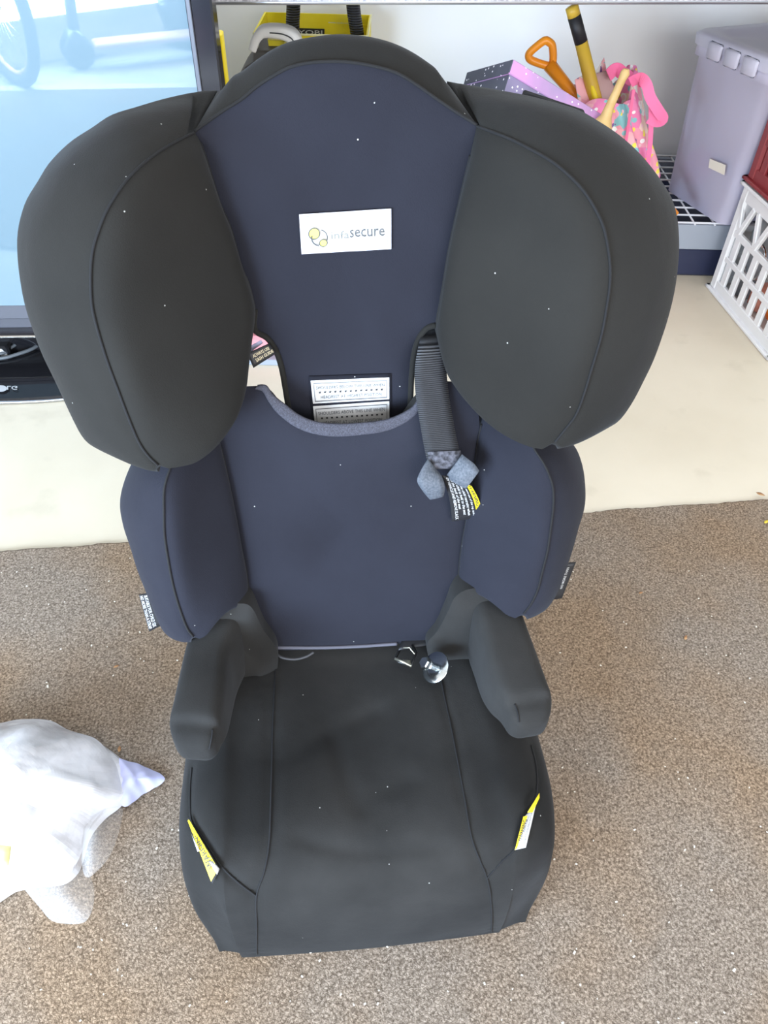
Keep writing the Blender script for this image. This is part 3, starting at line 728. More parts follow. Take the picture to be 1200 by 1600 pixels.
mesh_obj('yellow_fold', *patch(f_px([(833,1239), (838,1250), (823,1268), (818,1270)], 'base', .0078), 4, 4, .0008), MT['yellow'], wr_)

# ---- clip, elastic cord and bolt on the cushion
def zc(x, y, off=0.0): return cast('base', x, y, off)
P = cr_open(np.array([onz(428,1018,.192), onz(440,1027,.190), onz(460,1030,.188), onz(478,1026,.189), onz(490,1019,.191)]), 40)
mesh_obj('elastic_cord', *tube(P, .0016, 8), mat('dark_elastic', (.05, .05, .055), .6), seat)
mesh_obj('clip_strap', *patch(lambda u, v: onz(*bil([(628,1000), (676,992), (680,1006), (622,1016)], u, v), .195 - .002 * v), 8, 3, .0015), MT['black'], seat)
clipm = mat('worn_black_metal', (.02, .02, .02), .3, .3)
ck = mesh_obj('buckle_clip', *join(tube(np.array([onz(628,1008,.192), onz(618,1028,.190), onz(623,1034,.190), onz(642,1041,.190), onz(650,1020,.192), onz(644,1008,.193)]), .0018, 6)), clipm, seat)
mesh_obj('clip_tongue', *join(tube(np.array([onz(617,1029,.191), onz(630,1034,.1915), onz(643,1041,.1905)]), .0016, 6), tube(np.array([onz(630,1012,.193), onz(640,1012,.1935), onz(648,1022,.193)]), .0008, 6), patch(lambda u, v: onz(*bil([(629,1030), (641,1032), (643,1040), (630,1036)], u, v), .192), 2, 2, .001)), mat('scratched_brass_steel', (.62, .60, .48), .3, .9), ck)

bp0 = onz(679, 1042, .200)
bolt = empty('bolt', bp0, 'silver hex bolt with a broad round washer lying on the seat cushion', 'bolt')
# axis found from the washer ellipse: tilted up towards upper-left of the picture
axn = (-RT * .62 + UP * .38 - FW * .62); axn /= np.linalg.norm(axn)
u_ = np.cross(axn, ZS); u_ /= np.linalg.norm(u_); v_ = np.cross(axn, u_)
def lathe(c, prof, seg=40, a=axn, uu=u_, vv=v_):
    R_ = [[c + a * h + r_ * (math.cos(2 * math.pi * k / seg) * uu + math.sin(2 * math.pi * k / seg) * vv) for k in range(seg)] for r_, h in prof]
    return loft(R_, cap0=True, cap1=True)
wc = onz(681, 1043, .205)
mesh_obj('washer', *lathe(wc, [(.0005, -.001), (.0175, -.001), (.0183, 0), (.0183, .0008), (.0177, .0016), (.006, .0018), (.0005, .0018)]), MT['chrome'], bolt)
mesh_obj('bolt_shank', *lathe(wc, [(.0045, .001), (.0045, .012), (.0058, .0125), (.0062, .014), (.0058, .0155)], 24), MT['chrome'], bolt)
mesh_obj('bolt_head', *lathe(wc, [(.0052, .0155), (.0068, .0165), (.0068, .0215), (.0058, .0228)], 6), MT['chrome'], bolt, smooth=False)

# ================================================================== BACKGROUND
# ---- television on the left
TY = 1.38; YA = math.radians(4); tx = np.array([math.cos(YA), math.sin(YA), 0]); ty = np.array([-math.sin(YA), math.cos(YA), 0]); tp = np.array([-.29, TY, 0])
def TV(x, y, d=0.0): return onplane(x, y, tp - ty * d, ty)
ro = TV(331, 0); ri = TV(288, 0); rb_ = TV(348, 140)
xr = float(np.dot(ro - tp, tx)); xs_ = float(np.dot(ri - tp, tx)); zb = TV(0, 477)[2]; z2 = TV(0, 525)[2]
wtv = 1.04; cx = xr - wtv / 2
ztop = z2 + .66
def T(x, y, z): return tp + tx * x + ty * y + ZS * z
tv = empty('television', T(cx, .03, FZ), 'large flat television with a glossy black frame standing on the floor at the left', 'television')
AX = [tx, ty, ZS]
m_tvf = mat('glossy_black_frame', (.012, .013, .02), .12)
m_tvg = mat('brushed_grey_trim', (.11, .115, .14), .4, .2)
bz = xr - xs_
fr = join(box(T(xr - bz / 2, .02, (z2 + ztop) / 2), (bz, .05, ztop - z2), AX, .003), box(T(xr - wtv + bz / 2, .02, (z2 + ztop) / 2), (bz, .05, ztop - z2), AX, .003), box(T(cx, .02, ztop - bz / 2), (wtv - 2 * bz, .05, bz), AX, .003))
mesh_obj('frame', *fr, m_tvf, tv, smooth=False)
mesh_obj('inner_trim', *box(T(xs_ + .006, -.007, (zb + ztop - bz) / 2), (.007, .006, ztop - bz - zb), AX, .001), m_tvg, tv, smooth=False)
for (za, zb_, m_, dp, nm) in ((zb - .028, zb + .001, m_tvg, .0, 'lower_trim'), (zb - .050, zb - .028, mat('pewter_gloss', (.10, .105, .13), .2, .3), .003, 'speaker_bar'), (z2 + .004, zb - .050, m_tvf, .006, 'bottom_frame'), (z2, z2 + .005, mat('chrome_strip', (.6, .58, .55), .15, 1.), -.004, 'chrome_strip')):
    mesh_obj(nm, *box(T(cx, .02 + dp, (za + zb_) / 2), (wtv - .004, .05, zb_ - za), AX, .0015), m_, tv, smooth=False)
m_scr = bpy.data.materials.new('glass_screen'); m_scr.use_nodes = True
n, l, b = nodes(m_scr); b.inputs['Base Color'].default_value = (.15, .235, .29, 1); b.inputs['Roughness'].default_value = .5  # blue-grey base colour paints in the skylight haze on the glass
b.inputs['Specular IOR Level'].default_value = .3
gl = n.new('ShaderNodeBsdfGlossy'); gl.inputs['Roughness'].default_value = .015; gl.inputs['Color'].default_value = (.9, .95, 1, 1)
mxs = n.new('ShaderNodeMixShader'); mxs.inputs[0].default_value = .09
l.new(b.outputs[0], mxs.inputs[1]); l.new(gl.outputs[0], mxs.inputs[2]); l.new(mxs.outputs[0], n['Material Output'].inputs[0])
mesh_obj('screen', *box(T(cx, .012, (zb + ztop - bz) / 2), (wtv - 2 * bz + .002, .03, ztop - bz - zb), AX), m_scr, tv, smooth=False)
mesh_obj('back_casing', *box(T(cx, .07, (z2 + ztop) / 2), (wtv - .06, .05, ztop - z2 - .06), AX, .02), MT['blackplastic'], tv, smooth=False)
# stand: neck and low oval foot
m_foot = mat('glossy_black_stand', (.010, .010, .012), .06)
A_ = np.linspace(0, 2 * math.pi, 72, endpoint=False)
fc = onz(0, 605, 0); fx = float(np.dot(fc - tp, tx)); fy = float(np.dot(fc - tp, ty))
def foot(sx, sy, z): return [T(cx + .01 + sx * math.copysign(abs(math.cos(a)) ** .8, math.cos(a)), .06 + sy * math.copysign(abs(math.sin(a)) ** .8, math.sin(a)), z) for a in A_]
FX, FY = .335, .185
mesh_obj('stand_foot', *loft([foot(FX - .004, FY - .004, FZ), foot(FX, FY, FZ + .003), foot(FX, FY, FZ + .007), foot(FX - .006, FY - .006, FZ + .011), foot(.05, .04, FZ + .017)], cap0=True, cap1=True), m_foot, tv)
mesh_obj('stand_foot_rim', *tube(np.array(foot(FX + .001, FY + .001, FZ + .005)), .0022, 6, closed=True), mat('silver_rim', (.6, .63, .68), .2, 1.), tv)
mesh_obj('stand_neck', *box(T(cx, .07, .05), (.24, .05, .12), AX, .01), m_foot, tv, smooth=False)
fcas = lambda c: (lambda u, v: onz(*bil(c, u, v), FZ + .0165))
mesh_obj('maker_logo', *join(uvdisc(fcas([(-8,602), (11,602), (11,612), (-8,612)]), .5, .5, .5, .5, 20), text_on(fcas([(11,603), (27,603), (27,609), (11,609)]), 'LG', 0, 0, 1, 1, True, 0, 2)), mat('silver_lettering', (.55, .57, .6), .4), tv)  # disc and letters flipped top to bottom, flat on the foot
# cables and a box with white lettering behind the neck, left
def floor_tube(name, pts, r_, m_, label, cat, z=FZ, **k):
    P = cr_open(np.array([onz(x, y, z + r_ + dz) for x, y, dz in pts]), 60)
    return tag(mesh_obj(name, *tube(P, r_, 8), m_), label, cat, **k)
m_cab = mat('grey_cable', (.11, .12, .13), .45)
floor_tube('cable', [(-60,560,.02),(0,553,.02),(14,545,.022),(26,537,.025),(33,528,.03),(38,515,.05)], .0035, m_cab, 'dark grey cable curving up steeply behind the television foot', 'cable')
floor_tube('cable', [(-60,565,.018),(0,560,.018),(25,554,.019),(50,545,.02),(68,533,.022),(90,515,.03)], .0038, m_cab, 'dark grey cable running low beside the television foot towards the seat', 'cable')
pb = onz(-12, 548, .02)
ps = empty('power_board', (pb[0], pb[1] + .02, FZ), 'dark adaptor with a bold white letter beside the television cables', 'adaptor')
pc = np.array([pb[0], pb[1] + .02, FZ + .02])
mesh_obj('body', *box(pc, (.07, .05, .035), AX, .004), MT['blackplastic'], ps, smooth=False)
pf = pc - ty * .0255
mesh_obj('lettering', *text_on(lambda u, v: pf + tx * (.005 + .03 * u) + ZS * (.014 - .026 * v), 'A', 0, 0, 1, 1, True), MT['white'], ps)

# ---- reflections' real objects outside the door: scooter, bicycle, tyre stack
def mir(x, y, zf=0.0):
    """floor point that pixel (x,y) sees by reflection in the tv screen"""
    p = TV(x, y, .003); d = ray(x, y); d = d - 2 * np.dot(d, ty) * ty; return p + d * ((zf - p[2]) / d[2])
def torus(c, r1, r2, ax1, ax2, n1=48, n2=10):
    ax1 = np.array(ax1); ax2 = np.array(ax2); P = [c + r1 * (math.cos(a) * ax1 + math.sin(a) * ax2) for a in np.linspace(0, 2 * math.pi, n1, endpoint=False)]
    return tube(np.array(P), r2, n2, closed=True)
m_tyre = mat('tyre_rubber', (.02, .02, .022), .7); m_pinkm = mat('pink_metal', (.75, .45, .55), .4); m_gry = mat('dark_grey_metal', (.05, .055, .06), .4)
GZ = FZ - .012
def wheel(name, c, r_, ax1, m_rim, label, parent=None):
    c = np.array(c, float)
    e = parent or empty(name, (c[0], c[1], c[2] - r_), label, 'wheel')
    return e
pw = mir(28, 127); pw = np.array([pw[0], pw[1], GZ])
bike = empty('bicycle', pw, 'bicycle parked outside the door, seen mirrored in the television screen', 'bicycle')
hd = np.array([math.cos(.9), math.sin(.9), 0]); 
for k, s_ in enumerate((0, -1)):
    wc_ = pw + np.array([0, 0, .25]) + hd * (.75 * s_)
    wh = mesh_obj('bicycle_wheel', *torus(wc_, .228, .022, hd, ZS), m_tyre, bike)
    mesh_obj('rim', *torus(wc_, .20, .008, hd, ZS), m_pinkm, wh)
    mesh_obj('spokes', *join(*[tube(np.array([wc_, wc_ + .2 * (math.cos(a) * hd + math.sin(a) * ZS)]), .0015, 4) for a in np.linspace(0, 6.28, 17)[:-1]]), MT['chrome'], wh)
fa, fb_ = pw + ZS * .25, pw + ZS * .25 - hd * .75; bb = .5 * (fa + fb_) - ZS * .05; hs = fa + ZS * .42 - hd * .1; ss = fb_ + ZS * .42 + hd * .2
mesh_obj('bicycle_frame', *join(*[tube(np.array(q), .014, 8) for q in ((fa, hs), (hs, bb), (bb, ss), (hs, ss), (ss, fb_), (bb, fb_))]), m_pinkm, bike)
mesh_obj('handlebar', *tube(np.array([hs + ZS * .08 + np.cross(hd, ZS) * .25, hs + ZS * .1, hs + ZS * .08 - np.cross(hd, ZS) * .25]), .012, 8), m_gry, bike)
mesh_obj('saddle', *box(ss + ZS * .05, (.2, .1, .05), None, .02), m_gry, bike)
s0 = mir(128, 101); s0 = np.array([s0[0], s0[1], GZ]); s1 = mir(212, 92); s1 = np.array([s1[0], s1[1], GZ]); sdv = (s1 - s0); ln_ = np.linalg.norm(sdv); sdv /= ln_; sw = np.cross(sdv, ZS)
sco = empty('kick_scooter', s0, 'kick scooter with a pale pink deck outside, mirrored in the television screen', 'scooter')
for c in (s0 + ZS * .06, s0 + ZS * .06 - sdv * .0 + sw * .09, s0 + ZS * .06 + sdv * .55):
    mesh_obj('scooter_wheel', *join(torus(c, .042, .018, sdv, ZS, 32, 8), tube(np.array([c - sw * .012, c + sw * .012]), .030, 20)), m_tyre, sco)
mesh_obj('deck', *box(s0 + sdv * .3 + ZS * .085, (.48, .11, .02), [sdv, sw, ZS], .008), m_pinkm, sco)
mesh_obj('steering_column', *join(tube(np.array([s0 + ZS * .06 + sw * .045, s0 + ZS * .75 + sw * .045 + sdv * .06]), .022, 10), tube(np.array([s0 + ZS * .75 - sw * .12, s0 + ZS * .75 + sw * .2]), .014, 8), box(s0 + ZS * .11 + sw * .045, (.06, .14, .05), [sdv, sw, ZS], .015)), m_gry, sco)
tq = mir(218, 115); tq = np.array([tq[0] + .22, tq[1] - .48, GZ])
tyr = empty('wheelie_bag', tq, 'big dark rounded bag standing outside, mirrored in the television screen', 'bag')
V, Fc = loft([[tq + np.array([r_ * math.cos(a) * .9, r_ * math.sin(a) * .7, z]) for a in np.linspace(0, 6.28318, 32, endpoint=False)] for r_, z in ((.10, 0), (.16, .02), (.19, .15), (.18, .35), (.15, .5), (.08, .56))], cap0=True, cap1=True)
mesh_obj('body', V, Fc, add_noise_col(mat('crinkled_dark_vinyl', (.03, .035, .04), .25), (.02, .025, .03), (.05, .05, .06), 8, bump=1., bscale=22, dist=.02), tyr)
mesh_obj('handle', *tube(cr_open(np.array([tq + np.array([-.1, 0, .52]), tq + np.array([-.06, 0, .66]), tq + np.array([.06, 0, .66]), tq + np.array([.1, 0, .52])]), 20), .012, 8), m_gry, tyr)

# ---- table whose front edge crosses the top of the picture
ta, tb = onz(300, 8.5, .6), onz(1200, 7, .6); tdx = (tb - ta) / np.linalg.norm(tb - ta)
tdy = np.cross(ZS, tdx); tc0 = ta + tdx * .35
m_tab = add_noise_col(mat('speckled_grey_laminate', (.4, .4, .42), .4), (.28, .27, .30), (.62, .62, .66), 160, 5, .35, .65, bump=.3, bscale=120)
table = empty('table', (tc0 + tdy * .32) * np.array([1, 1, 0]) + ZS * FZ, 'grey speckled table whose front edge crosses above the stored things', 'table')
mesh_obj('tabletop', *box(tc0 + tdy * .21 + ZS * .015, (3.0, .42, .03), [tdx, tdy, ZS], .006), m_tab, table, smooth=False)
mesh_obj('edge_trim', *tube(np.array([tc0 - tdx * 1.49 + tdy * .004 + ZS * .004, tc0 + tdx * 1.49 + tdy * .004 + ZS * .004]), .0045, 8), mat('silver_edge_band', (.45, .46, .50), .3, .8), table)
for sx in (-1.4, 1.4):
    for sy in (.04, .38):
        c = tc0 + tdx * sx + tdy * sy; c[2] = (FZ + .6) / 2
        mesh_obj('leg', *box(c, (.04, .04, .6 - FZ), [tdx, tdy, ZS], .004), m_gry, table, smooth=False)

# ---- yellow carton with black hose loops
def frustum_box(c4, z0, z1, th=.004):
    """open carton: outer corners c4 (xy list ccw), floor z0, top z1"""
    c4 = [np.array([*c, 0.]) for c in c4]; cc = sum(c4) / 4
    inn = [c + (cc - c) / np.linalg.norm(cc - c) * th * 1.5 for c in c4]
    R_ = [[c + ZS * z0 for c in c4], [c + ZS * z1 for c in c4], [c + ZS * z1 for c in inn], [c + ZS * (z0 + th) for c in inn]]
    return loft(R_, cap0=True, cap1=True)
ybz = .462
q1, q2 = onz(395, 52, ybz), onz(575, 57, ybz); dxy = (q2 - q1); dxy /= np.linalg.norm(dxy); dpy = np.cross(ZS, dxy)
wyb = float(np.linalg.norm(q2 - q1)); dyb = .20
cs = [(q1)[:2], (q2)[:2], (q2 + dpy * dyb)[:2], (q1 + dpy * dyb)[:2]]
m_ycard = add_noise_col(mat('yellow_printed_card', (.85, .70, .02), .45), (.80, .64, .01), (.88, .74, .04), 12)
yb = empty('yellow_carton', np.array([*(.5 * (cs[0] + cs[2])), .24]), 'open bright yellow carton with black lettering panel behind the seat top', 'carton')
mesh_obj('carton_body', *frustum_box(cs, .245, ybz), m_ycard, yb, smooth=False)
mesh_obj('card_edge', *tube(np.array([q1, q2, q2 + dpy * dyb]), .0022, 6), mat('pale_card_edge', (.9, .84, .45), .5), yb)
# name panel on the inside of the back wall
bq = q2 + dpy * (dyb + .002)
lp = [(452,43.5), (507,45), (507,57), (452,56)]
fpl = lambda off: (lambda u, v: onplane(*bil(lp, u, v), q1 + dpy * (dyb - .006) - dpy * off, dpy))
mesh_obj('name_panel', *patch(fpl(0), 2, 2, .001), MT['black'], yb, smooth=False)
mesh_obj('lettering', *text_on(fpl(.002), 'RYOBI', .08, .22, .94, .80, True), MT['white'], yb)
lp2 = [(512,33), (548,34.5), (548,39.5), (512,38)]
fp2 = lambda u, v: onplane(*bil(lp2, u, v), q1 + dpy * (dyb - .008), dpy)
mesh_obj('lettering', *text_on(fp2, 'www.ryobi.com', 0.02, .1, .98, .8, True), MT['white'], yb)
m_hose = mat('ribbed_black_hose', (.015, .016, .022), .45)
n, l, b = nodes(m_hose); t = n.new('ShaderNodeTexCoord'); wv = n.new('ShaderNodeTexWave'); wv.bands_direction = 'Z'; wv.inputs['Scale'].default_value = 60
d = n.new('ShaderNodeBump'); d.inputs['Strength'].default_value = .8; d.inputs['Distance'].default_value = .002
l.new(t.outputs['Object'], wv.inputs['Vector']); l.new(wv.outputs['Fac'], d.inputs['Height']); l.new(d.outputs[0], b.inputs['Normal'])
Yh = float(np.dot(q1 + dpy * dyb * .5, dpy))
def hp_(x, y, f=.5): return onplane(x, y, q1 + dpy * dyb * f, dpy)
P = cr_open(np.array([hp_(456,90), hp_(457,60), hp_(458,20), hp_(462,-25), hp_(480,-60), hp_(508,-72), hp_(535,-60), hp_(548,-25), hp_(553,20), hp_(559,60), hp_(560,90)]), 80)
P[:, 2] = np.minimum(P[:, 2], .575)
tag(mesh_obj('hose', *tube(P, .0165, 14), m_hose), 'thick ribbed black hose looping up out of the yellow carton', 'hose')
# shelf box the carton stands on (dark storage tub behind the seat)
c0 = .5 * (cs[0] + cs[2]); slab_ = mesh_obj('storage_tub', *box((c0[0], c0[1], (FZ + .244) / 2), (.26, .24, .244 - FZ), [dxy, dpy, ZS], .012), add_noise_col(mat('dark_grey_tub', (.06, .06, .065), .5), (.05, .05, .055), (.07, .07, .075), 5), smooth=False)
tag(slab_, 'dark grey storage tub under the yellow carton', 'tub')

# ---- grey tool case with white handle
gh = lambda x, y, Y=1.83: ony(x, y, Y)
g0 = gh(395, 120); case = empty('tool_case', (g0[0], g0[1] + .07, FZ), 'dark grey lidded case with a white arched carry handle left of the yellow carton', 'case')
m_case = add_noise_col(mat('charcoal_case_plastic', (.07, .068, .066), .55), (.06, .058, .056), (.08, .078, .075), 20, bump=.3, bscale=300)
def face_loft(px, Y, dep, m_, nm, par, bev=.006):
    L = np.array([ony(x, y, Y) for x, y in px]); c = L.mean(0); b_ = np.array([0, 1, 0])
    R_ = [c + (L - c) * .93 , L + b_ * bev, L + b_ * (dep - bev), c + (L - c) * .93 + b_ * dep]
    return mesh_obj(nm, *loft(R_, cap0=True, cap1=True), m_, par, smooth=False)
face_loft([(371,122), (382,106), (394,98), (395,80), (452,80), (470,104), (480,170), (372,170)], 1.83, .16, m_case, 'case_body', case)
cb = ony(372, 170, 1.83); cb2 = ony(480, 170, 1.83)
mesh_obj('case_base', *box(((cb[0] + cb2[0]) / 2, 1.91, (FZ + cb[2]) / 2 + .004), (cb2[0] - cb[0], .16, cb[2] - FZ), None, .006), m_case, case, smooth=False)
m_wh = mat('off_white_handle', (.85, .85, .83), .4)
H_ = np.array([gh(394,80,1.83), gh(398,66,1.83), gh(404,56,1.83), gh(412,51,1.83), gh(430,51,1.83), gh(446,54,1.83), gh(458,62,1.83), gh(464,80,1.83)])
P = cr_open(H_, 50); R_ = []
for i, p in enumerate(P):
    tt = P[min(i + 1, 49)] - P[max(i - 1, 0)]; tt /= np.linalg.norm(tt); nn_ = np.cross(tt, np.array([0, 1., 0])); nn_ /= np.linalg.norm(nn_)
    hw = .008 + .006 * (i / 49)
    R_.append([p + nn_ * hw * a + np.array([0, 1, 0]) * .03 * b_ for a, b_ in ((-1, 0), (-.6, -.12), (.6, -.12), (1, 0), (1, 1), (-1, 1))])
mesh_obj('carry_handle', *loft(R_, cap0=True, cap1=True), m_wh, case)
mesh_obj('handle_stripe', *tube(P[22:49] + np.array([0, -.004, 0]), .0014, 6), m_gry, case)
fpt = lambda u, v: ony(*bil([(378,112), (390,104), (392,112), (380,120)], u, v), 1.829)
mesh_obj('lettering', *text_on(fpt, '20', 0, 0, 1, 1, True), mat('pale_print', (.3, .28, .26), .5), case)
# small yellow cloth by the case inside arch
face_loft([(418,62), (444,64), (447,78), (420,78)], 1.87, .03, m_ycard, 'yellow_insert', case, .002)
# yellow strip behind the tv edge
ys = np.array([T(xr + .010, .10, 0)[0], T(xr + .01, .10, 0)[1], 0])
yp = TV(341, 50, -.09); yq = TV(349, 140, -.09)
tag(mesh_obj('level_bar', *box(((yp[0] + .0), (yp[1]), (yp[2] + FZ) / 2), (.014, .03, yp[2] - FZ), AX, .002), MT['yellow'], smooth=False), 'narrow upright yellow bar right behind the television edge', 'bar')

# ---- galaxy print gift box, tipped over beside the shovels
apx = (802, 92); YG = 1.66
ap = ony(*apx, YG); rd = ray(*apx); dist = np.dot(ap - CP, FW)
def camray_frame(x, y):
    f_ = ray(x, y); f_ = f_ / np.linalg.norm(f_); r_ = np.cross(f_, ZS); r_ /= np.linalg.norm(r_); return r_, np.cross(r_, f_), f_
def px_dir(x, y, dx, dy):
    """angular offset on the ray's own tangent frame"""
    r_, u__, f_ = camray_frame(x, y); q = ray(x + dx, y + dy); q = q / np.dot(q, f_); return np.array([np.dot(q, r_), np.dot(q, u__)])
e1 = px_dir(*apx, -67, 19); e2 = px_dir(*apx, 135, 84); e3 = px_dir(*apx, -17, 55)
ab, ac, bc = -np.dot(e1, e2), -np.dot(e1, e3), -np.dot(e2, e3)
prod = ab * ac / bc if bc != 0 else 1
r_, u__, f_ = camray_frame(*apx)
if ab * ac * bc > 0:
    a_ = math.sqrt(abs(ab * ac / bc)); b__ = ab / a_; c__ = ac / a_
else: a_, b__, c__ = .08, .08, -.02
if a_ < 0: a_, b__, c__ = -a_, -b__, -c__
def mk(e, k): v_ = e[0] * r_ + e[1] * u__ + k * f_; return v_ / np.linalg.norm(v_)
E1, E2 = mk(e1, a_), mk(e2, b__); E3 = np.cross(E1, E2); E3 /= np.linalg.norm(E3)
if np.dot(E3, mk(e3, c__)) < 0: E3 = -E3
E2 = np.cross(E3, E1); E2 /= np.linalg.norm(E2)
if np.dot(E2, mk(e2, b__)) < 0: E2 = -E2
m_gal = mat('galaxy_print_card', (.1, .1, .12), .45)
def galaxy(m_, ca, cb_):
    n, l, b = nodes(m_); t = n.new('ShaderNodeTexCoord'); a = n.new('ShaderNodeTexNoise'); a.inputs['Scale'].default_value = 7; a.inputs['Detail'].default_value = 3
    r_ = n.new('ShaderNodeValToRGB'); r_.color_ramp.elements[0].position = .38; r_.color_ramp.elements[1].position = .62; r_.color_ramp.elements[0].color = (*ca, 1); r_.color_ramp.elements[1].color = (*cb_, 1)
    v = n.new('ShaderNodeTexVoronoi'); v.inputs['Scale'].default_value = 85; c = n.new('ShaderNodeMath'); c.operation = 'LESS_THAN'; c.inputs[1].default_value = .16
    mx = n.new('ShaderNodeMixRGB'); mx.inputs[2].default_value = (.9, .85, .9, 1)
    l.new(t.outputs['Object'], a.inputs['Vector']); l.new(a.outputs['Fac'], r_.inputs[0]); l.new(t.outputs['Object'], v.inputs['Vector']); l.new(v.outputs['Distance'], c.inputs[0])
    l.new(c.outputs[0], mx.inputs[0]); l.new(r_.outputs[0], mx.inputs[1]); l.new(mx.outputs[0], b.inputs['Base Color'])
galaxy(m_gal, (.10, .11, .15), (.26, .22, .36))
m_gal2 = mat('galaxy_lid_card', (.5, .2, .5), .4); galaxy(m_gal2, (.30, .26, .42), (.62, .30, .60))
w1, w2, h3, lidh = .16, .28, .12, .026
gb = empty('gift_box', (ap[0], ap[1] + .05, FZ), 'starry purple and charcoal cardboard gift box with a pink lid, tipped beside the orange handle', 'box')
ctr = ap + E1 * w1 / 2 + E2 * w2 / 2
def two_tone(nm, g, ma, mb):
    V_, F_ = g; V_ = np.array(V_); idx = []
    for f_ in F_:
        p_ = V_[list(f_)]; nn_ = newell(p_); idx.append(1 if abs(np.dot(nn_, E2)) > .7 else 0)
    return mesh_obj(nm, V_, F_, None, gb, smooth=False, mats=[ma, mb], midx=idx)
m_gd = mat('charcoal_print_card', (.05, .05, .06), .5); galaxy(m_gd, (.035, .04, .055), (.075, .08, .11))
two_tone('box_body', box(ctr + E3 * (h3 / 2 + .004), (w1 - .008, w2 - .008, h3), [E1, E2, E3], .001), m_gal, m_gd)
two_tone('box_lid', box(ctr + E3 * lidh / 2, (w1, w2, lidh), [E1, E2, E3], .0015), m_gal2, m_gd)

gp_ = ctr + E3 * (h3 + .004); lowz = min((ctr + E1 * a * w1 / 2 + E2 * b_ * w2 / 2 + E3 * (h3 + .004))[2] for a in (-1, 1) for b_ in (-1, 1))
mesh_obj('support_carton', *box((gp_[0], gp_[1] + .02, (lowz + .03 + FZ) / 2), (.15, .13, lowz + .03 - FZ), None, .004), m_gd, gb, smooth=False)
# ---- black stand in front of the box
P = np.array([ony(817,148,1.48), ony(912,180,1.46)])
bm_ = .5 * (P[0] + P[1]); bx_ = (P[1] - P[0]) / np.linalg.norm(P[1] - P[0])
hb = empty('towel_stand', (bm_[0], bm_[1] + .02, FZ), 'low black stand whose flat slanted top bar crosses in front of the purple gift box', 'stand')
mesh_obj('top_bar', *box(bm_, (np.linalg.norm(P[1] - P[0]), .02, .013), [bx_, np.array([0, 1., 0]), np.cross(bx_, np.array([0, 1., 0]))], .002), MT['thread'], hb, smooth=False)
for f_ in (.12, .88):
    q_ = P[0] * (1 - f_) + P[1] * f_
    mesh_obj('post', *box((q_[0], q_[1], (q_[2] + FZ) / 2), (.014, .016, q_[2] - FZ), None, .002), MT['blackplastic'], hb, smooth=False)
    mesh_obj('foot', *box((q_[0], q_[1], FZ + .006), (.02, .16, .012), None, .002), MT['blackplastic'], hb, smooth=False)

# ---- pink patterned tote bag with tools standing in it
m_bag = mat('patchwork_print_cloth', (.8, .4, .5), .7)
n, l, b = nodes(m_bag); t = n.new('ShaderNodeTexCoord'); v = n.new('ShaderNodeTexVoronoi'); v.inputs['Scale'].default_value = 27; v.distance = 'CHEBYCHEV'
l.new(t.outputs['Object'], v.inputs['Vector']); s = n.new('ShaderNodeSeparateColor'); l.new(v.outputs['Color'], s.inputs[0])
r = n.new('ShaderNodeValToRGB'); r.color_ramp.interpolation = 'CONSTANT'
cols = [(0, (.88, .36, .46)), (.22, (.85, .25, .48)), (.36, (.90, .66, .55)), (.50, (.25, .55, .58)), (.60, (.88, .72, .05)), (.68, (.90, .88, .85)), (.80, (.20, .09, .30)), (.88, (.92, .48, .52))]
for i, (p, c) in enumerate(cols):
    e = r.color_ramp.elements[i] if i < 2 else r.color_ramp.elements.new(p); e.position = p; e.color = (*c, 1)
l.new(s.outputs[0], r.inputs[0])
v2 = n.new('ShaderNodeTexVoronoi'); v2.inputs['Scale'].default_value = 55; l.new(t.outputs['Object'], v2.inputs['Vector'])
lt = n.new('ShaderNodeMath'); lt.operation = 'LESS_THAN'; lt.inputs[1].default_value = .3; l.new(v2.outputs['Distance'], lt.inputs[0])
s2 = n.new('ShaderNodeSeparateColor'); l.new(v2.outputs['Color'], s2.inputs[0]); r2 = n.new('ShaderNodeValToRGB'); r2.color_ramp.interpolation = 'CONSTANT'
for i, (p, c) in enumerate([(0, (.9, .6, .65)), (.45, (.22, .10, .32)), (.6, (.25, .6, .62)), (.75, (.95, .8, .1)), (.88, (.95, .93, .9))]):
    e = r2.color_ramp.elements[i] if i < 2 else r2.color_ramp.elements.new(p); e.position = p; e.color = (*c, 1)
l.new(s2.outputs[1], r2.inputs[0]); mx = n.new('ShaderNodeMixRGB'); l.new(lt.outputs[0], mx.inputs[0]); l.new(r.outputs[0], mx.inputs[1]); l.new(r2.outputs[0], mx.inputs[2]); l.new(mx.outputs[0], b.inputs['Base Color'])
YBg = 1.80
bo = ony(960, 300, YBg)
bag = empty('tote_bag', (bo[0], bo[1] + .06, FZ), 'open pink patchwork print tote bag slumped against the back wall', 'bag')
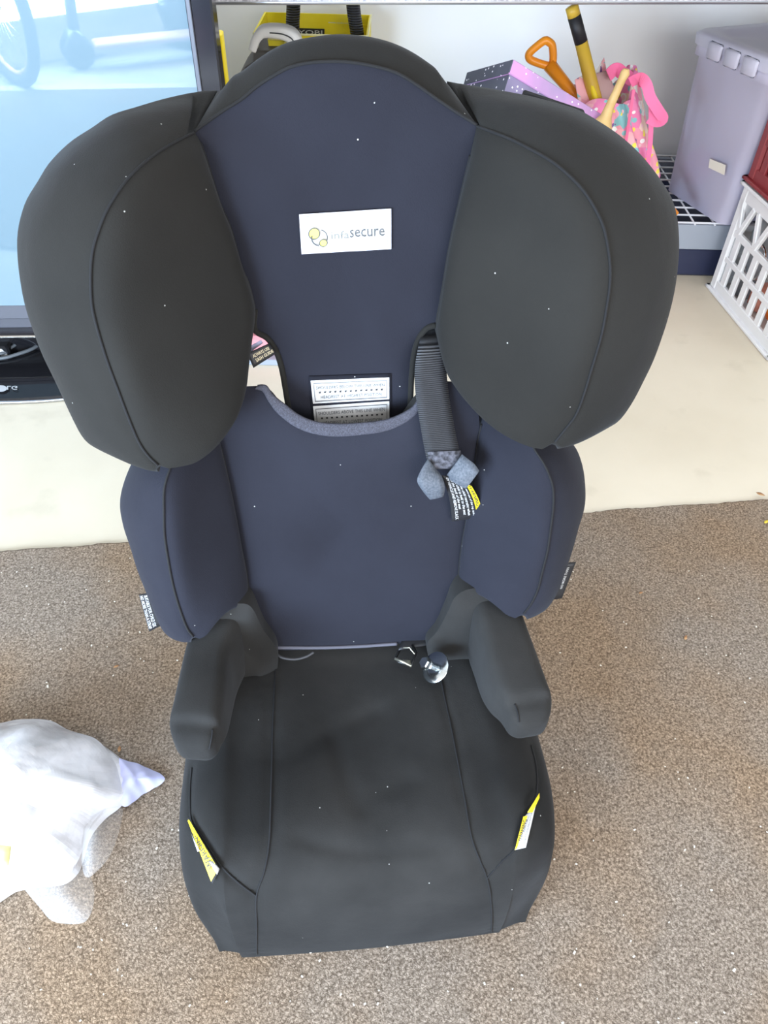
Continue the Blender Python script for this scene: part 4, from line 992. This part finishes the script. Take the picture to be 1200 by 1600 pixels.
# body: rings from floor to mouth, wavy like gathered cloth
zt = ony(950, 165, YBg)[2]
xl0, xr0 = ony(905, 200, YBg)[0], ony(1036, 285, YBg)[0]; xlt, xrt = ony(895, 165, YBg)[0], ony(1003, 130, YBg)[0]
zr0 = ony(1036, 285, YBg)[2]
R_ = []
for k in range(13):
    f0 = k / 12; z = FZ + (zt - FZ) * f0
    hf = min(1, max(0, (z - zr0) / (zt - zr0)))
    xa = xl0 * (1 - hf) + xlt * hf; xb = (xr0 + .0) * (1 - hf) + xrt * hf
    cx_, rx = (xa + xb) / 2, (xb - xa) / 2; ry = .075
    ring = []
    for a in np.linspace(0, 2 * math.pi, 96, endpoint=False):
        wv_ = 1 + .05 * math.sin(9 * a + .6 * k) * (.3 + f0) + .03 * math.sin(17 * a)
        zz = z + (f0 ** 3) * (.02 * math.sin(3 * a + 1) + .035 * math.cos(a))
        ring.append(np.array([cx_ + rx * wv_ * math.copysign(abs(math.cos(a)) ** .7, math.cos(a)), YBg + .075 + ry * wv_ * math.copysign(abs(math.sin(a)) ** .7, math.sin(a)), zz]))
    R_.append(ring)
top_ = R_[-1]; cc = np.mean(top_, 0)
inner_ = [[c + (np.array([cc[0], cc[1], c[2]]) - c) * .05 - ZS * dz for c in top_] for dz in (0, .04, .10)]
V, Fc = loft(R_ + inner_, cap0=True)
bd = mesh_obj('bag_body', V, Fc, m_bag, bag)
m_pk = mat('hot_pink_webbing', (.86, .16, .34), .6)
def belt(px, w_, nm, par, m_, wdir=None, n=50):
    P = cr_open(np.array([ony(x, y, Y) for x, y, Y in px]), n); R_ = []
    for i in range(n):
        tt = P[min(i + 1, n - 1)] - P[max(i - 1, 0)]; tt /= np.linalg.norm(tt)
        sd_ = np.cross(tt, np.array([0, 1., 0])); sd_ /= np.linalg.norm(sd_) + 1e-9
        if wdir is not None: sd_ = sd_ * wdir[0] + np.array([0, 1, 0]) * wdir[1]
        th = np.cross(tt, sd_); R_.append([P[i] - sd_ * w_ / 2, P[i] + sd_ * w_ / 2, P[i] + sd_ * w_ / 2 + th * .0018, P[i] - sd_ * w_ / 2 + th * .0018])
    return mesh_obj(nm, *loft(R_, cap0=True, cap1=True), m_, par, smooth=False)
belt([(985,128,1.81),(1000,122,1.80),(1010,132,1.79),(1016,152,1.785),(1028,172,1.78),(1036,186,1.78),(1026,190,1.785),(1014,184,1.79)], .022, 'bag_strap', bag, m_pk)
belt([(950,118,1.87),(962,108,1.88),(975,116,1.89),(990,125,1.88),(1004,126,1.86)], .026, 'bag_strap', bag, m_pk)
belt([(1015,130,1.795),(1017,170,1.79),(1016,220,1.79),(1010,270,1.79)], .010, 'bag_seam_tape', bag, m_pk)
belt([(990,140,1.795),(984,180,1.79),(978,220,1.79),(970,260,1.79)], .006, 'bag_seam_tape', bag, m_pk)
# white flap of lining and raised back corner
def sheet(px4, Y4, nm, par, m_, n=8, bow=.0):
    P4 = np.array([ony(x, y, Y) for (x, y), Y in zip(px4, Y4)])
    f = lambda u, v: bil(P4, u, v) + np.array([0, -1, 0]) * bow * math.sin(math.pi * u) 
    return mesh_obj(nm, *patch(f, n, n, .0015, nrm=(0, -1, 0)), m_, par)
sheet([(927,118), (944,90), (958,170), (935,172)], (1.9, 1.92, 1.9, 1.88), 'bag_flap', bag, m_bag)
sheet([(928,116), (950,110), (968,160), (930,165)], (1.89, 1.9, 1.88, 1.87), 'bag_lining', bag, mat('dusty_pink_lining', (.55, .38, .37), .7))
sheet([(898,125), (920,112), (922,165), (905,168)], (1.86, 1.88, 1.85, 1.84), 'bag_flap', bag, m_bag)

# orange D-grip spade
m_or = mat('orange_plastic', (.95, .33, .015), .35)
def rod(name, pts, r_, m_, label, cat, parent=None, seg=12):
    P = np.array([ony(x, y, Y) for x, y, Y in pts]); return mesh_obj(name, *tube(P, r_, seg), m_, parent)
e = ony(890, 140, 1.86); osp = empty('spade', (e[0], e[1], FZ), 'orange plastic spade with a triangular D grip', 'spade')
YO = 1.93
P = cr_open(np.array([ony(x, y, YO) for x, y in ((857,65), (863,72), (864,95), (858,103), (832,95), (826,88), (830,80), (850,64), (857,65))]), 60)
mesh_obj('grip', *tube(P[:-1], .0085, 8, closed=True), m_or, osp)
foot_ = onz(905, 330, FZ); foot_ = np.array([.40, 1.80, FZ + .01])
p0 = ony(858, 101, YO); p1 = ony(897, 148, 1.90)
dsh = (p1 - p0) / np.linalg.norm(p1 - p0)
mesh_obj('shaft', *tube(np.array([p0, p1, p1 + dsh * .12, p1 + dsh * .36]), [.0150, .0115, .0115, .0115], 10), m_or, osp)
# yellow shovel with a black grip
e = ony(925, 140, 1.9); ysh = empty('shovel', (e[0], e[1], FZ), 'yellow shaft shovel with a black grip standing in the patchwork bag', 'shovel')
def Pn(x, y, Y=1.87): return ony(x, y, Y)
m_yl = mat('dull_yellow_fibreglass', (.62, .40, .04), .45)
d0, d1, d2, d3 = Pn(893, 9), Pn(897, 25), Pn(908, 66), Pn(933, 168, 1.86)
dd = (d3 - d2) / np.linalg.norm(d3 - d2)
mesh_obj('end_cap', *tube(np.array([d0, d0 * .9 + d1 * .1, d1]), [.006, .0135, .0135], 14), m_yl, ysh)
mesh_obj('rubber_grip', *tube(np.array([d1, d2]), .0138, 14), MT['black'], ysh)
mesh_obj('shaft', *tube(np.array([d2, d3, d3 + dd * .22]), [.0135, .0150, .0150], 14), m_yl, ysh)
mesh_obj('metal_socket', *tube(np.array([Pn(921,118,1.858), Pn(930,155,1.85), Pn(933,168,1.848)]), [.004, .008, .008], 8), MT['yellow'], ysh)
# pale wooden plunger-like tool
e = ony(960, 180, 1.7); wd = empty('wooden_handle', (e[0], e[1], FZ), 'pale turned wooden handle with a flared foot leaning in front of the bag', 'handle')
m_wood = add_noise_col(mat('pale_wood', (.62, .42, .16), .5), (.56, .37, .14), (.68, .47, .20), 30)
YW = 1.70
pts = [(979,108), (977,114), (972,124), (962,146), (952,168), (947,182), (943,192), (939,200)]
P = np.array([ony(x, y, YW) for x, y in pts]); 
mesh_obj('handle_shaft', *tube(P, [.006, .0095, .008, .0082, .0095, .012, .019, .026], 16), m_wood, wd)
dw = (P[-1] - P[-3]) / np.linalg.norm(P[-1] - P[-3])
mesh_obj('handle_foot', *tube(np.array([P[-1], P[-1] + dw * .04, [P[-1][0] - .02, YW, FZ + .02]]), [.027, .028, .028], 16), m_wood, wd)

# ---- wire topped rack on a navy base
rz = .132; rY = 1.815
ra = ony(700, 352, rY); rb2 = 1.3
rack = empty('wire_rack', (.85, rY + .2, FZ), 'low grey rack with a white wire grid top under the clear tub', 'rack')
m_rk = mat('blue_grey_panel', (.30, .33, .38), .4); m_nv = mat('navy_base', (.018, .024, .06), .5)
x0r, x1r = .665, 1.35
mesh_obj('front_panel', *box(((x0r + x1r) / 2, rY + .006, .101), (x1r - x0r, .012, .062), None, .002), m_rk, rack, smooth=False)
mesh_obj('rear_panel', *box(((x0r + x1r) / 2, rY + .434, .101), (x1r - x0r, .012, .062), None, .002), m_rk, rack, smooth=False)
for xx in (x0r + .006, x1r - .006):
    mesh_obj('side_panel', *box((xx, rY + .22, .101), (.012, .415, .062), None, .002), m_rk, rack, smooth=False)
mesh_obj('base_box', *box(((x0r + x1r) / 2, rY + .22, (FZ + .070) / 2), (x1r - x0r - .01, .42, .070 - FZ), None, .006), m_nv, rack, smooth=False)
m_wire = mat('white_coated_wire', (.72, .72, .74), .4)
for i in range(14):
    x = x0r + .02 + i * .048
    mesh_obj('wire', *tube(np.array([[x, rY, rz + .001], [x, rY + .44, rz + .001]]), .0022, 6), m_wire, rack)
for j in range(11):
    y = rY + .004 + j * .043
    mesh_obj('wire', *tube(np.array([[x0r, y, rz + .004], [x1r, y, rz + .004]]), .0024, 6), m_wire, rack)

# ---- translucent tub with lid on the rack
zt0 = rz + .0085
ca, cbn = onz(1037, 298, zt0), onz(1140, 366, zt0)
if cbn[1] < rY - .06: pass
sdir = (cbn - ca); sL_ = np.linalg.norm(sdir); sdir /= sL_; wdr = np.cross(ZS, sdir)   # wdr points right
m_tub = bpy.data.materials.new('cloudy_lilac_plastic'); m_tub.use_nodes = True
n, l, b = nodes(m_tub); b.inputs['Base Color'].default_value = (.80, .78, .96, 1); b.inputs['Roughness'].default_value = .3
tr = n.new('ShaderNodeBsdfTransparent'); tr.inputs[0].default_value = (.85, .86, .97, 1); ms = n.new('ShaderNodeMixShader'); ms.inputs[0].default_value = .26
l.new(b.outputs[0], ms.inputs[1]); l.new(tr.outputs[0], ms.inputs[2]); l.new(ms.outputs[0], n['Material Output'].inputs[0])
hh = .345; flare = .012
def q4(c0_, L_, Wd, z, o=0.0):
    a = c0_ - sdir * o - wdr * o; return [a + ZS * z, a + sdir * (L_ + 2 * o) + ZS * z, a + sdir * (L_ + 2 * o) + wdr * (Wd + 2 * o) + ZS * z, a + wdr * (Wd + 2 * o) + ZS * z]
cA = ca * np.array([1, 1, 0]); LT = sL_ - .03; WT = .36
tub = empty('clear_tub', cA + ZS * zt0 + sdir * LT / 2 + wdr * WT / 2, 'cloudy lilac translucent storage tub with lid on the wire rack', 'tub')
def rr4(Q, r_=.03):
    Q = np.array(Q); out = []
    for i in range(4):
        p, a, c = Q[i], Q[i - 1], Q[(i + 1) % 4]; da = (a - p) / np.linalg.norm(a - p); dc = (c - p) / np.linalg.norm(c - p)
        for t_ in np.linspace(0, 1, 6): out.append(p + da * r_ * (1 - t_) ** 2 + dc * r_ * t_ ** 2)
    return out
Rt = [rr4(q4(cA, LT, WT, zt0, -.02)), rr4(q4(cA, LT, WT, zt0 + .006, 0)), rr4(q4(cA, LT, WT, zt0 + hh * .9, flare * .9)), rr4(q4(cA, LT, WT, zt0 + hh * .905, flare + .006)), rr4(q4(cA, LT, WT, zt0 + hh, flare + .006))]
mesh_obj('tub_body', *loft(Rt, cap0=True), m_tub, tub)
Rl = [rr4(q4(cA, LT, WT, zt0 + hh - .012, flare + .010)), rr4(q4(cA, LT, WT, zt0 + hh + .008, flare + .012)), rr4(q4(cA, LT, WT, zt0 + hh + .014, flare + .004)), rr4(q4(cA, LT, WT, zt0 + hh + .014, -.01)), rr4(q4(cA, LT, WT, zt0 + hh + .006, -.025))]
m_lid = mat('cloudy_lid_plastic', (.55, .54, .64), .35)
mesh_obj('lid', *loft(Rl, cap1=True), m_lid, tub)
for k in range(3):
    p = cA + sdir * (LT * (.30 + .25 * k)) - wdr * (flare + .014) + ZS * (zt0 + hh - .010)
    mesh_obj('lid_clip', *box(p, (.045, .010, .034), [sdir, wdr, ZS], .004), m_lid, tub)
stp = [onplane(x, y, cA - wdr * .0145, wdr) for x, y in ((1109,248), (1134,258), (1132,274), (1107,262))]
mesh_obj('sticker', *patch(lambda u, v: bil(stp, u, v), 2, 2, .001), mat('cream_sticker', (.68, .64, .55), .6), tub, smooth=False)
# contents
cm = cA + ZS * (zt0 + .01) + sdir * LT * .5 + wdr * WT * .5
tag(mesh_obj('folded_cloth', *box(cm + ZS * .07 - wdr * .0 + sdir * .03, (LT * .62, .20, .12), [sdir, wdr, ZS], .03), add_noise_col(mat('pale_blue_cloth', (.35, .45, .75), .8), (.30, .40, .70), (.50, .55, .80), 12)), 'pale blue folded cloth at the bottom inside the cloudy tub', 'cloth')
tag(mesh_obj('soft_toy', *lathe(cA + sdir * .045 + wdr * .045 + ZS * (zt0 + .03), [(.01, 0), (.035, .01), (.038, .05), (.02, .08), (.005, .085)], 24, ZS, XS, YS), mat('magenta_plush', (.45, .08, .35), .9)), 'small magenta soft toy inside the left end of the cloudy tub', 'toy')
tag(mesh_obj('paper_stack', *box(cm + ZS * .205 - wdr * .02 + sdir * .02, (LT * .62, .22, .10), [sdir, wdr, ZS], .01), mat('white_paper', (.85, .85, .9), .8)), 'white paper stack inside the top of the cloudy tub', 'paper')

# ---- milk crates at the right edge
cr0, cr1 = onz(1109, 449, FZ), onz(1172, 525, FZ)
kd = cr1 - cr0; kd /= np.linalg.norm(kd); kw = np.cross(ZS, kd)     # kw to the right
def make_crate(name, z0, m_, label, size=(.315, .285), hgt=.262, nsl=7, solid_base=.03):
    LX, LY = size; c00 = cr0 * np.array([1, 1, 0])
    e = empty(name, c00 + kd * LX / 2 + kw * LY / 2 + ZS * z0, label, 'crate')
    t_ = .010
    A = [kd, kw, ZS]
    def P(a, b_, z): return c00 + kd * a + kw * b_ + ZS * (z0 + z)
    mesh_obj('floor_panel', *box(P(LX / 2, LY / 2, .012), (LX - .02, LY - .02, .006), A), m_, e, smooth=False)
    for a in (0, LX):
        for b_ in (0, LY): mesh_obj('corner_post', *box(P(a + (.012 if a == 0 else -.012), b_ + (.012 if b_ == 0 else -.012), hgt / 2 + .002), (.030, .030, hgt - .004), A, .006), m_, e, smooth=False)
    for (z, h_) in ((.016, .032), (.088, .014), (.152, .016), (hgt - .019, .038)):
        for (a, b_, s_) in ((LX / 2, .004, (LX - .03, t_, h_)), (LX / 2, LY - .004, (LX - .03, t_, h_)), (.004, LY / 2, (t_, LY - .03, h_)), (LX - .004, LY / 2, (t_, LY - .03, h_))):
            mesh_obj('rail', *box(P(a, b_, z), s_, A, .002), m_, e, smooth=False)
    for zz in (.004, hgt - .004): mesh_obj('rim', *join(*[box(P(a, b_, zz), s_, A, .002) for (a, b_, s_) in ((LX / 2, -.004, (LX + .02, .012, .008)), (LX / 2, LY + .004, (LX + .02, .012, .008)), (-.004, LY / 2, (.012, LY + .02, .008)), (LX + .004, LY / 2, (.012, LY + .02, .008)))]), m_, e, smooth=False)
    sp_ = LX / nsl
    for i in range(1, nsl):
        for b_ in (.004, LY - .004):
            mesh_obj('slat', *box(P(i * sp_, b_, .085), (.022, .008, .130), A, .002), m_, e, smooth=False)
        for a in (.004, LX - .004):
            mesh_obj('slat', *box(P(a, i * sp_, .085), (.008, .022, .130), A, .002), m_, e, smooth=False)
    # diagonal braces below the rim
    for i in range(4):
        for side_ in (0, 1):
            s0_ = i * LX / 4 + .01; s1_ = (i + 1) * LX / 4 - .01
            if side_ == 0: pa, pb_ = P(s0_, .002, hgt - .034), P((s0_ + s1_) / 2, .002, .158)
            else: pa, pb_ = P((s0_ + s1_) / 2, .002, .158), P(s1_, .002, hgt - .034)
            v_ = pb_ - pa; L_ = np.linalg.norm(v_); v_ /= L_
            mesh_obj('brace', *box(.5 * (pa + pb_), (L_, .010, .014), [v_, kw, np.cross(v_, kw)], .002), m_, e, smooth=False)
    return e
m_cw = mat('white_crate_plastic', (.80, .80, .80), .35)
m_cm = mat('maroon_crate_plastic', (.25, .028, .032), .35)
make_crate('milk_crate', FZ, m_cw, 'white plastic milk crate with slatted sides at the bottom of the stack')
make_crate('milk_crate', FZ + .266, m_cm, 'maroon plastic milk crate stacked on the white crate')
def inc(a, b_, z): return cr0 * np.array([1, 1, 0]) + kd * a + kw * b_ + ZS * (FZ + z)
def ball(c, r_, n1=20, n2=12, sc=(1, 1, 1)):
    return loft([[c + np.array([r_ * sc[0] * math.sin(t_) * math.cos(a), r_ * sc[1] * math.sin(t_) * math.sin(a), r_ * sc[2] * math.cos(t_)]) for a in np.linspace(0, 2 * math.pi, n1, endpoint=False)] for t_ in np.linspace(.02, math.pi - .02, n2)], cap0=True, cap1=True)
m_o2 = add_noise_col(mat('orange_yellow_toy', (.9, .4, .02), .4), (.9, .18, .01), (.9, .65, .02), 18, 2, .45, .55)
tag(mesh_obj('toy_ball', *ball(inc(.21, .07, .062), .046), m_o2), 'orange and yellow ball low in the white crate', 'ball')
tag(mesh_obj('toy_ball', *ball(inc(.16, .075, .205), .045), m_o2), 'orange and yellow ball near the top of the white crate', 'ball')
tag(mesh_obj('jar', *lathe(inc(.06, .06, .016), [(.02, 0), (.034, .002), (.034, .15), (.028, .17), (.028, .185)], 28, ZS, XS, YS), mat('cloudy_grey_glass', (.32, .34, .36), .15)), 'cloudy grey jar standing in the left end of the white crate', 'jar')
tag(mesh_obj('metal_ring', *torus(inc(.10, .025, .12), .04, .004, kd, ZS), MT['chrome']), 'thin metal ring against the slats inside the white crate', 'ring')
tag(mesh_obj('toy_block', *box(inc(.135, .06, .045), (.05, .05, .055), [kd, kw, ZS], .005), mat('coral_plastic', (.85, .35, .25), .5)), 'coral toy block on the floor of the white crate', 'toy')
tag(mesh_obj('jar', *lathe(inc(.27, .13, .016), [(.02, 0), (.036, .002), (.036, .12), (.03, .14)], 28, ZS, XS, YS), mat('teal_grey_plastic', (.20, .26, .27), .3)), 'teal grey jar at the right end of the white crate', 'jar')
tag(mesh_obj('bowl', *lathe(inc(.11, .10, .285), [(.02, 0), (.05, .01), (.065, .04), (.067, .045), (.06, .04), (.045, .014), (.01, .008)], 32, ZS, XS, YS), mat('cream_ceramic', (.7, .66, .55), .3)), 'cream bowl inside the maroon crate', 'bowl')

# ---- pink tray seen through the left strap slot
pt = onz(405, 571, FZ)
tr_ = empty('storage_tray', (pt[0] + .03, pt[1] + .1, FZ), 'pink plastic tray with a grey foot seen through the left strap slot', 'tray')
mesh_obj('tray_foot', *box((pt[0] + .03, pt[1] + .1, FZ + .007), (.16, .2, .014), None, .002), mat('grey_blue_foot', (.30, .33, .38), .5), tr_, smooth=False)
mesh_obj('tray_body', *box((pt[0] + .03, pt[1] + .105, FZ + .037), (.15, .18, .046), None, .006), mat('pink_tray', (.70, .26, .28), .5), tr_, smooth=False)

# ================================================================== PLASTIC BAG on the carpet
out_px = [(-150,1190),(-60,1145),(0,1133),(40,1130),(80,1132),(118,1150),(150,1160),(185,1183),(203,1205),(205,1240),(190,1262),(165,1282),(143,1310),(132,1345),(122,1368),(100,1384),(60,1388),(30,1394),(18,1400),(0,1412),(-50,1440),(-150,1430)]
P = cr_open(np.array([onz(x, y, 0.001) for x, y in out_px + out_px[:1]]), 181)[:-1]
cb_ = onz(10, 1290, 0)
K, N = 46, 180
rng = np.random.RandomState(3)
dirs = rng.randn(60, 2); dirs /= np.linalg.norm(dirs, axis=1)[:, None]; offs = rng.uniform(-1, 1, 60); frq = rng.uniform(14, 70, 60)
def crumple(p):
    q = p[:2] - cb_[:2]; s_ = 0
    for i in range(60):
        x = np.dot(q, dirs[i]) * frq[i] + offs[i] * 3; s_ += (1 - abs(((x / math.pi) % 2) - 1) * 2) / (frq[i] / 14)
    return s_
R_ = []
for k in range(1, K + 1):
    s_ = k / K; ring = []
    for i in range(N):
        p = cb_ + (P[i] - cb_) * s_; dome = .085 * (1 - s_ ** 2.2) ** .8
        c = crumple(p); z = dome + .0048 * c * (1 - s_ ** 8) + .004
        ring.append(np.array([p[0] + .0022 * c * (s_ < .97), p[1] + .0015 * c * (s_ < .97), max(z, .0015 + .002 * (1 - s_))]))
    R_.append(ring)
V, Fc = loft(R_[::-1], cap1=True)
lo_ = [np.array([p[0], p[1], .0005]) for p in R_[-1]]
o0 = len(V); V += lo_; 
m_pl = bpy.data.materials.new('crinkled_white_polythene'); m_pl.use_nodes = True
n, l, b = nodes(m_pl); b.inputs['Base Color'].default_value = (.84, .84, .88, 1); b.inputs['Roughness'].default_value = .22
trl = n.new('ShaderNodeBsdfTransparent'); ms = n.new('ShaderNodeMixShader')
tn = n.new('ShaderNodeTexCoord'); nz = n.new('ShaderNodeTexNoise'); nz.inputs['Scale'].default_value = 9; nz.inputs['Detail'].default_value = 5
rr = n.new('ShaderNodeValToRGB'); rr.color_ramp.elements[0].position = .50; rr.color_ramp.elements[1].position = .68; rr.color_ramp.elements[0].color = (0, 0, 0, 1); rr.color_ramp.elements[1].color = (.5, .5, .5, 1)
l.new(tn.outputs['Object'], nz.inputs['Vector']); l.new(nz.outputs['Fac'], rr.inputs[0]); l.new(rr.outputs[0], ms.inputs[0])
l.new(b.outputs[0], ms.inputs[1]); l.new(trl.outputs[0], ms.inputs[2]); l.new(ms.outputs[0], n['Material Output'].inputs[0])
pbag = empty('plastic_bag', (cb_[0], cb_[1], 0), 'crumpled white plastic bag lying on the carpet at the left', 'bag')
mesh_obj('bag_film', V[:o0], Fc, m_pl, pbag, smooth=False)
# paler blue corner poking out right
tri = [(186,1185), (222,1196), (258,1217), (225,1240), (190,1258)]
Lc = np.array([onz(x, y, .012 if x < 200 else .004) for x, y in tri]); cf = Lc.mean(0) + ZS * .006
L_ = cr_open(np.vstack([Lc, Lc[:1]]), 61)[:-1]
Vt, Ft = fill(L_, .006, K=8, p=2, relax=10, ndir=ZS)
Vt = [v_ + ZS * .0012 * math.sin(v_[0] * 300) * math.sin(v_[1] * 260) for v_ in Vt]
m_bl = mat('lilac_polythene', (.55, .56, .82), .3)
mesh_obj('bag_corner', Vt, Ft, m_bl, pbag)
# clear crinkled flaps
m_clr = bpy.data.materials.new('clear_film'); m_clr.use_nodes = True
n, l, b = nodes(m_clr); b.inputs['Base Color'].default_value = (.8, .8, .8, 1); b.inputs['Roughness'].default_value = .08
trl = n.new('ShaderNodeBsdfTransparent'); ms = n.new('ShaderNodeMixShader'); ms.inputs[0].default_value = .76
l.new(b.outputs[0], ms.inputs[1]); l.new(trl.outputs[0], ms.inputs[2]); l.new(ms.outputs[0], n['Material Output'].inputs[0])
for pl_ in ([(125,1300), (160,1270), (190,1262), (190,1290), (178,1330), (158,1362), (135,1372)], [(30,1380), (80,1365), (130,1360), (148,1385), (146,1420), (128,1443), (85,1441), (62,1418)]):
    Lc = np.array([onz(x, y, .006) for x, y in pl_]); L_ = cr_open(np.vstack([Lc, Lc[:1]]), 81)[:-1]
    Vt, Ft = fill(L_, .022, K=14, p=2, relax=10, ndir=ZS)
    Vt = [v_ + ZS * .0034 * crumple(v_) for v_ in Vt]; Vt = [np.array([v_[0], v_[1], max(v_[2], .001)]) for v_ in Vt]
    mesh_obj('clear_flap', Vt, Ft, m_clr, pbag, smooth=False)
yp_ = [onz(x, y, .07) for x, y in ((-20,1318), (18,1322), (14,1352), (-20,1365))]
mesh_obj('yellow_print', *patch(lambda u, v: bil(yp_, u, v), 3, 3, .001), mat('pale_yellow_print', (.85, .78, .35), .5), pbag)

# ================================================================== LITTER
m_leaf = add_noise_col(mat('dry_leaf', (.35, .17, .07), .7), (.30, .13, .05), (.50, .30, .14), 90)
def leaf(x, y, s_, ang, label, m_=m_leaf, z=.0015):
    c = onz(x, y, z); pts = []
    a = math.radians(ang); u2 = np.array([math.cos(a), math.sin(a), 0]); v2 = np.array([-math.sin(a), math.cos(a), 0])
    prof = [(-1, 0), (-.6, .35), (-.1, .5), (.4, .38), (.75, .15), (1, 0), (.7, -.22), (.3, -.30), (-.2, -.45), (-.65, -.28)]
    T_ = [c + u2 * s_ * p + v2 * s_ * q + ZS * (.0016 + .18 * s_ * (q * q + .3 * p * p)) for p, q in prof]
    Bt = [p - ZS * .0005 for p in T_]
    V = T_ + Bt + [c + ZS * .0016, c + ZS * .0011]; n_ = len(prof)
    Fc = [(2 * n_, i, (i + 1) % n_) for i in range(n_)] + [(2 * n_ + 1, n_ + (i + 1) % n_, n_ + i) for i in range(n_)] + [(i, n_ + i, n_ + (i + 1) % n_, (i + 1) % n_) for i in range(n_)]
    tag(mesh_obj('dry_leaf', V, Fc, m_), label, 'leaf')
leaf(1071, 997, .005, 60, 'orange brown leaf scrap on the carpet right of the seat back')
leaf(1001, 927, .004, 20, 'small orange leaf scrap on the carpet near the right care label')
leaf(187, 1171, .0048, 100, 'brown leaf scrap just above the plastic bag')
leaf(182, 1042, .0042, 30, 'tan leaf scrap on the carpet left of the left armrest')
leaf(1188, 773, .008, -30, 'thin brown leaf at the right end of the carpet edge')
leaf(1197, 816, .006, 40, 'bright yellow leaf at the right border of the carpet', mat('yellow_leaf', (.75, .55, .05), .6))
# crumbs: nobody could count them
cv, cf_ = [], []
for k in range(230):
    x, y = random.uniform(0, 1200), random.uniform(870, 1600)
    c = onz(x, y, .0016); r_ = random.uniform(.0005, .0011) * (1.5 if k % 17 == 0 else 1)
    v_, f_2 = box(c, (r_ * 2.4, r_ * 1.5, r_), [np.array([math.cos(k), math.sin(k), 0]), np.array([-math.sin(k), math.cos(k), 0]), ZS]); o_ = len(cv); cv += v_; cf_ += [tuple(i + o_ for i in q) for q in f_2]
o = mesh_obj('carpet_crumbs', cv, cf_, mat('pale_crumb', (.75, .70, .6), .7), smooth=False)
tag(o, 'tiny pale crumbs and grit scattered over the carpet', 'crumbs', kind='stuff')
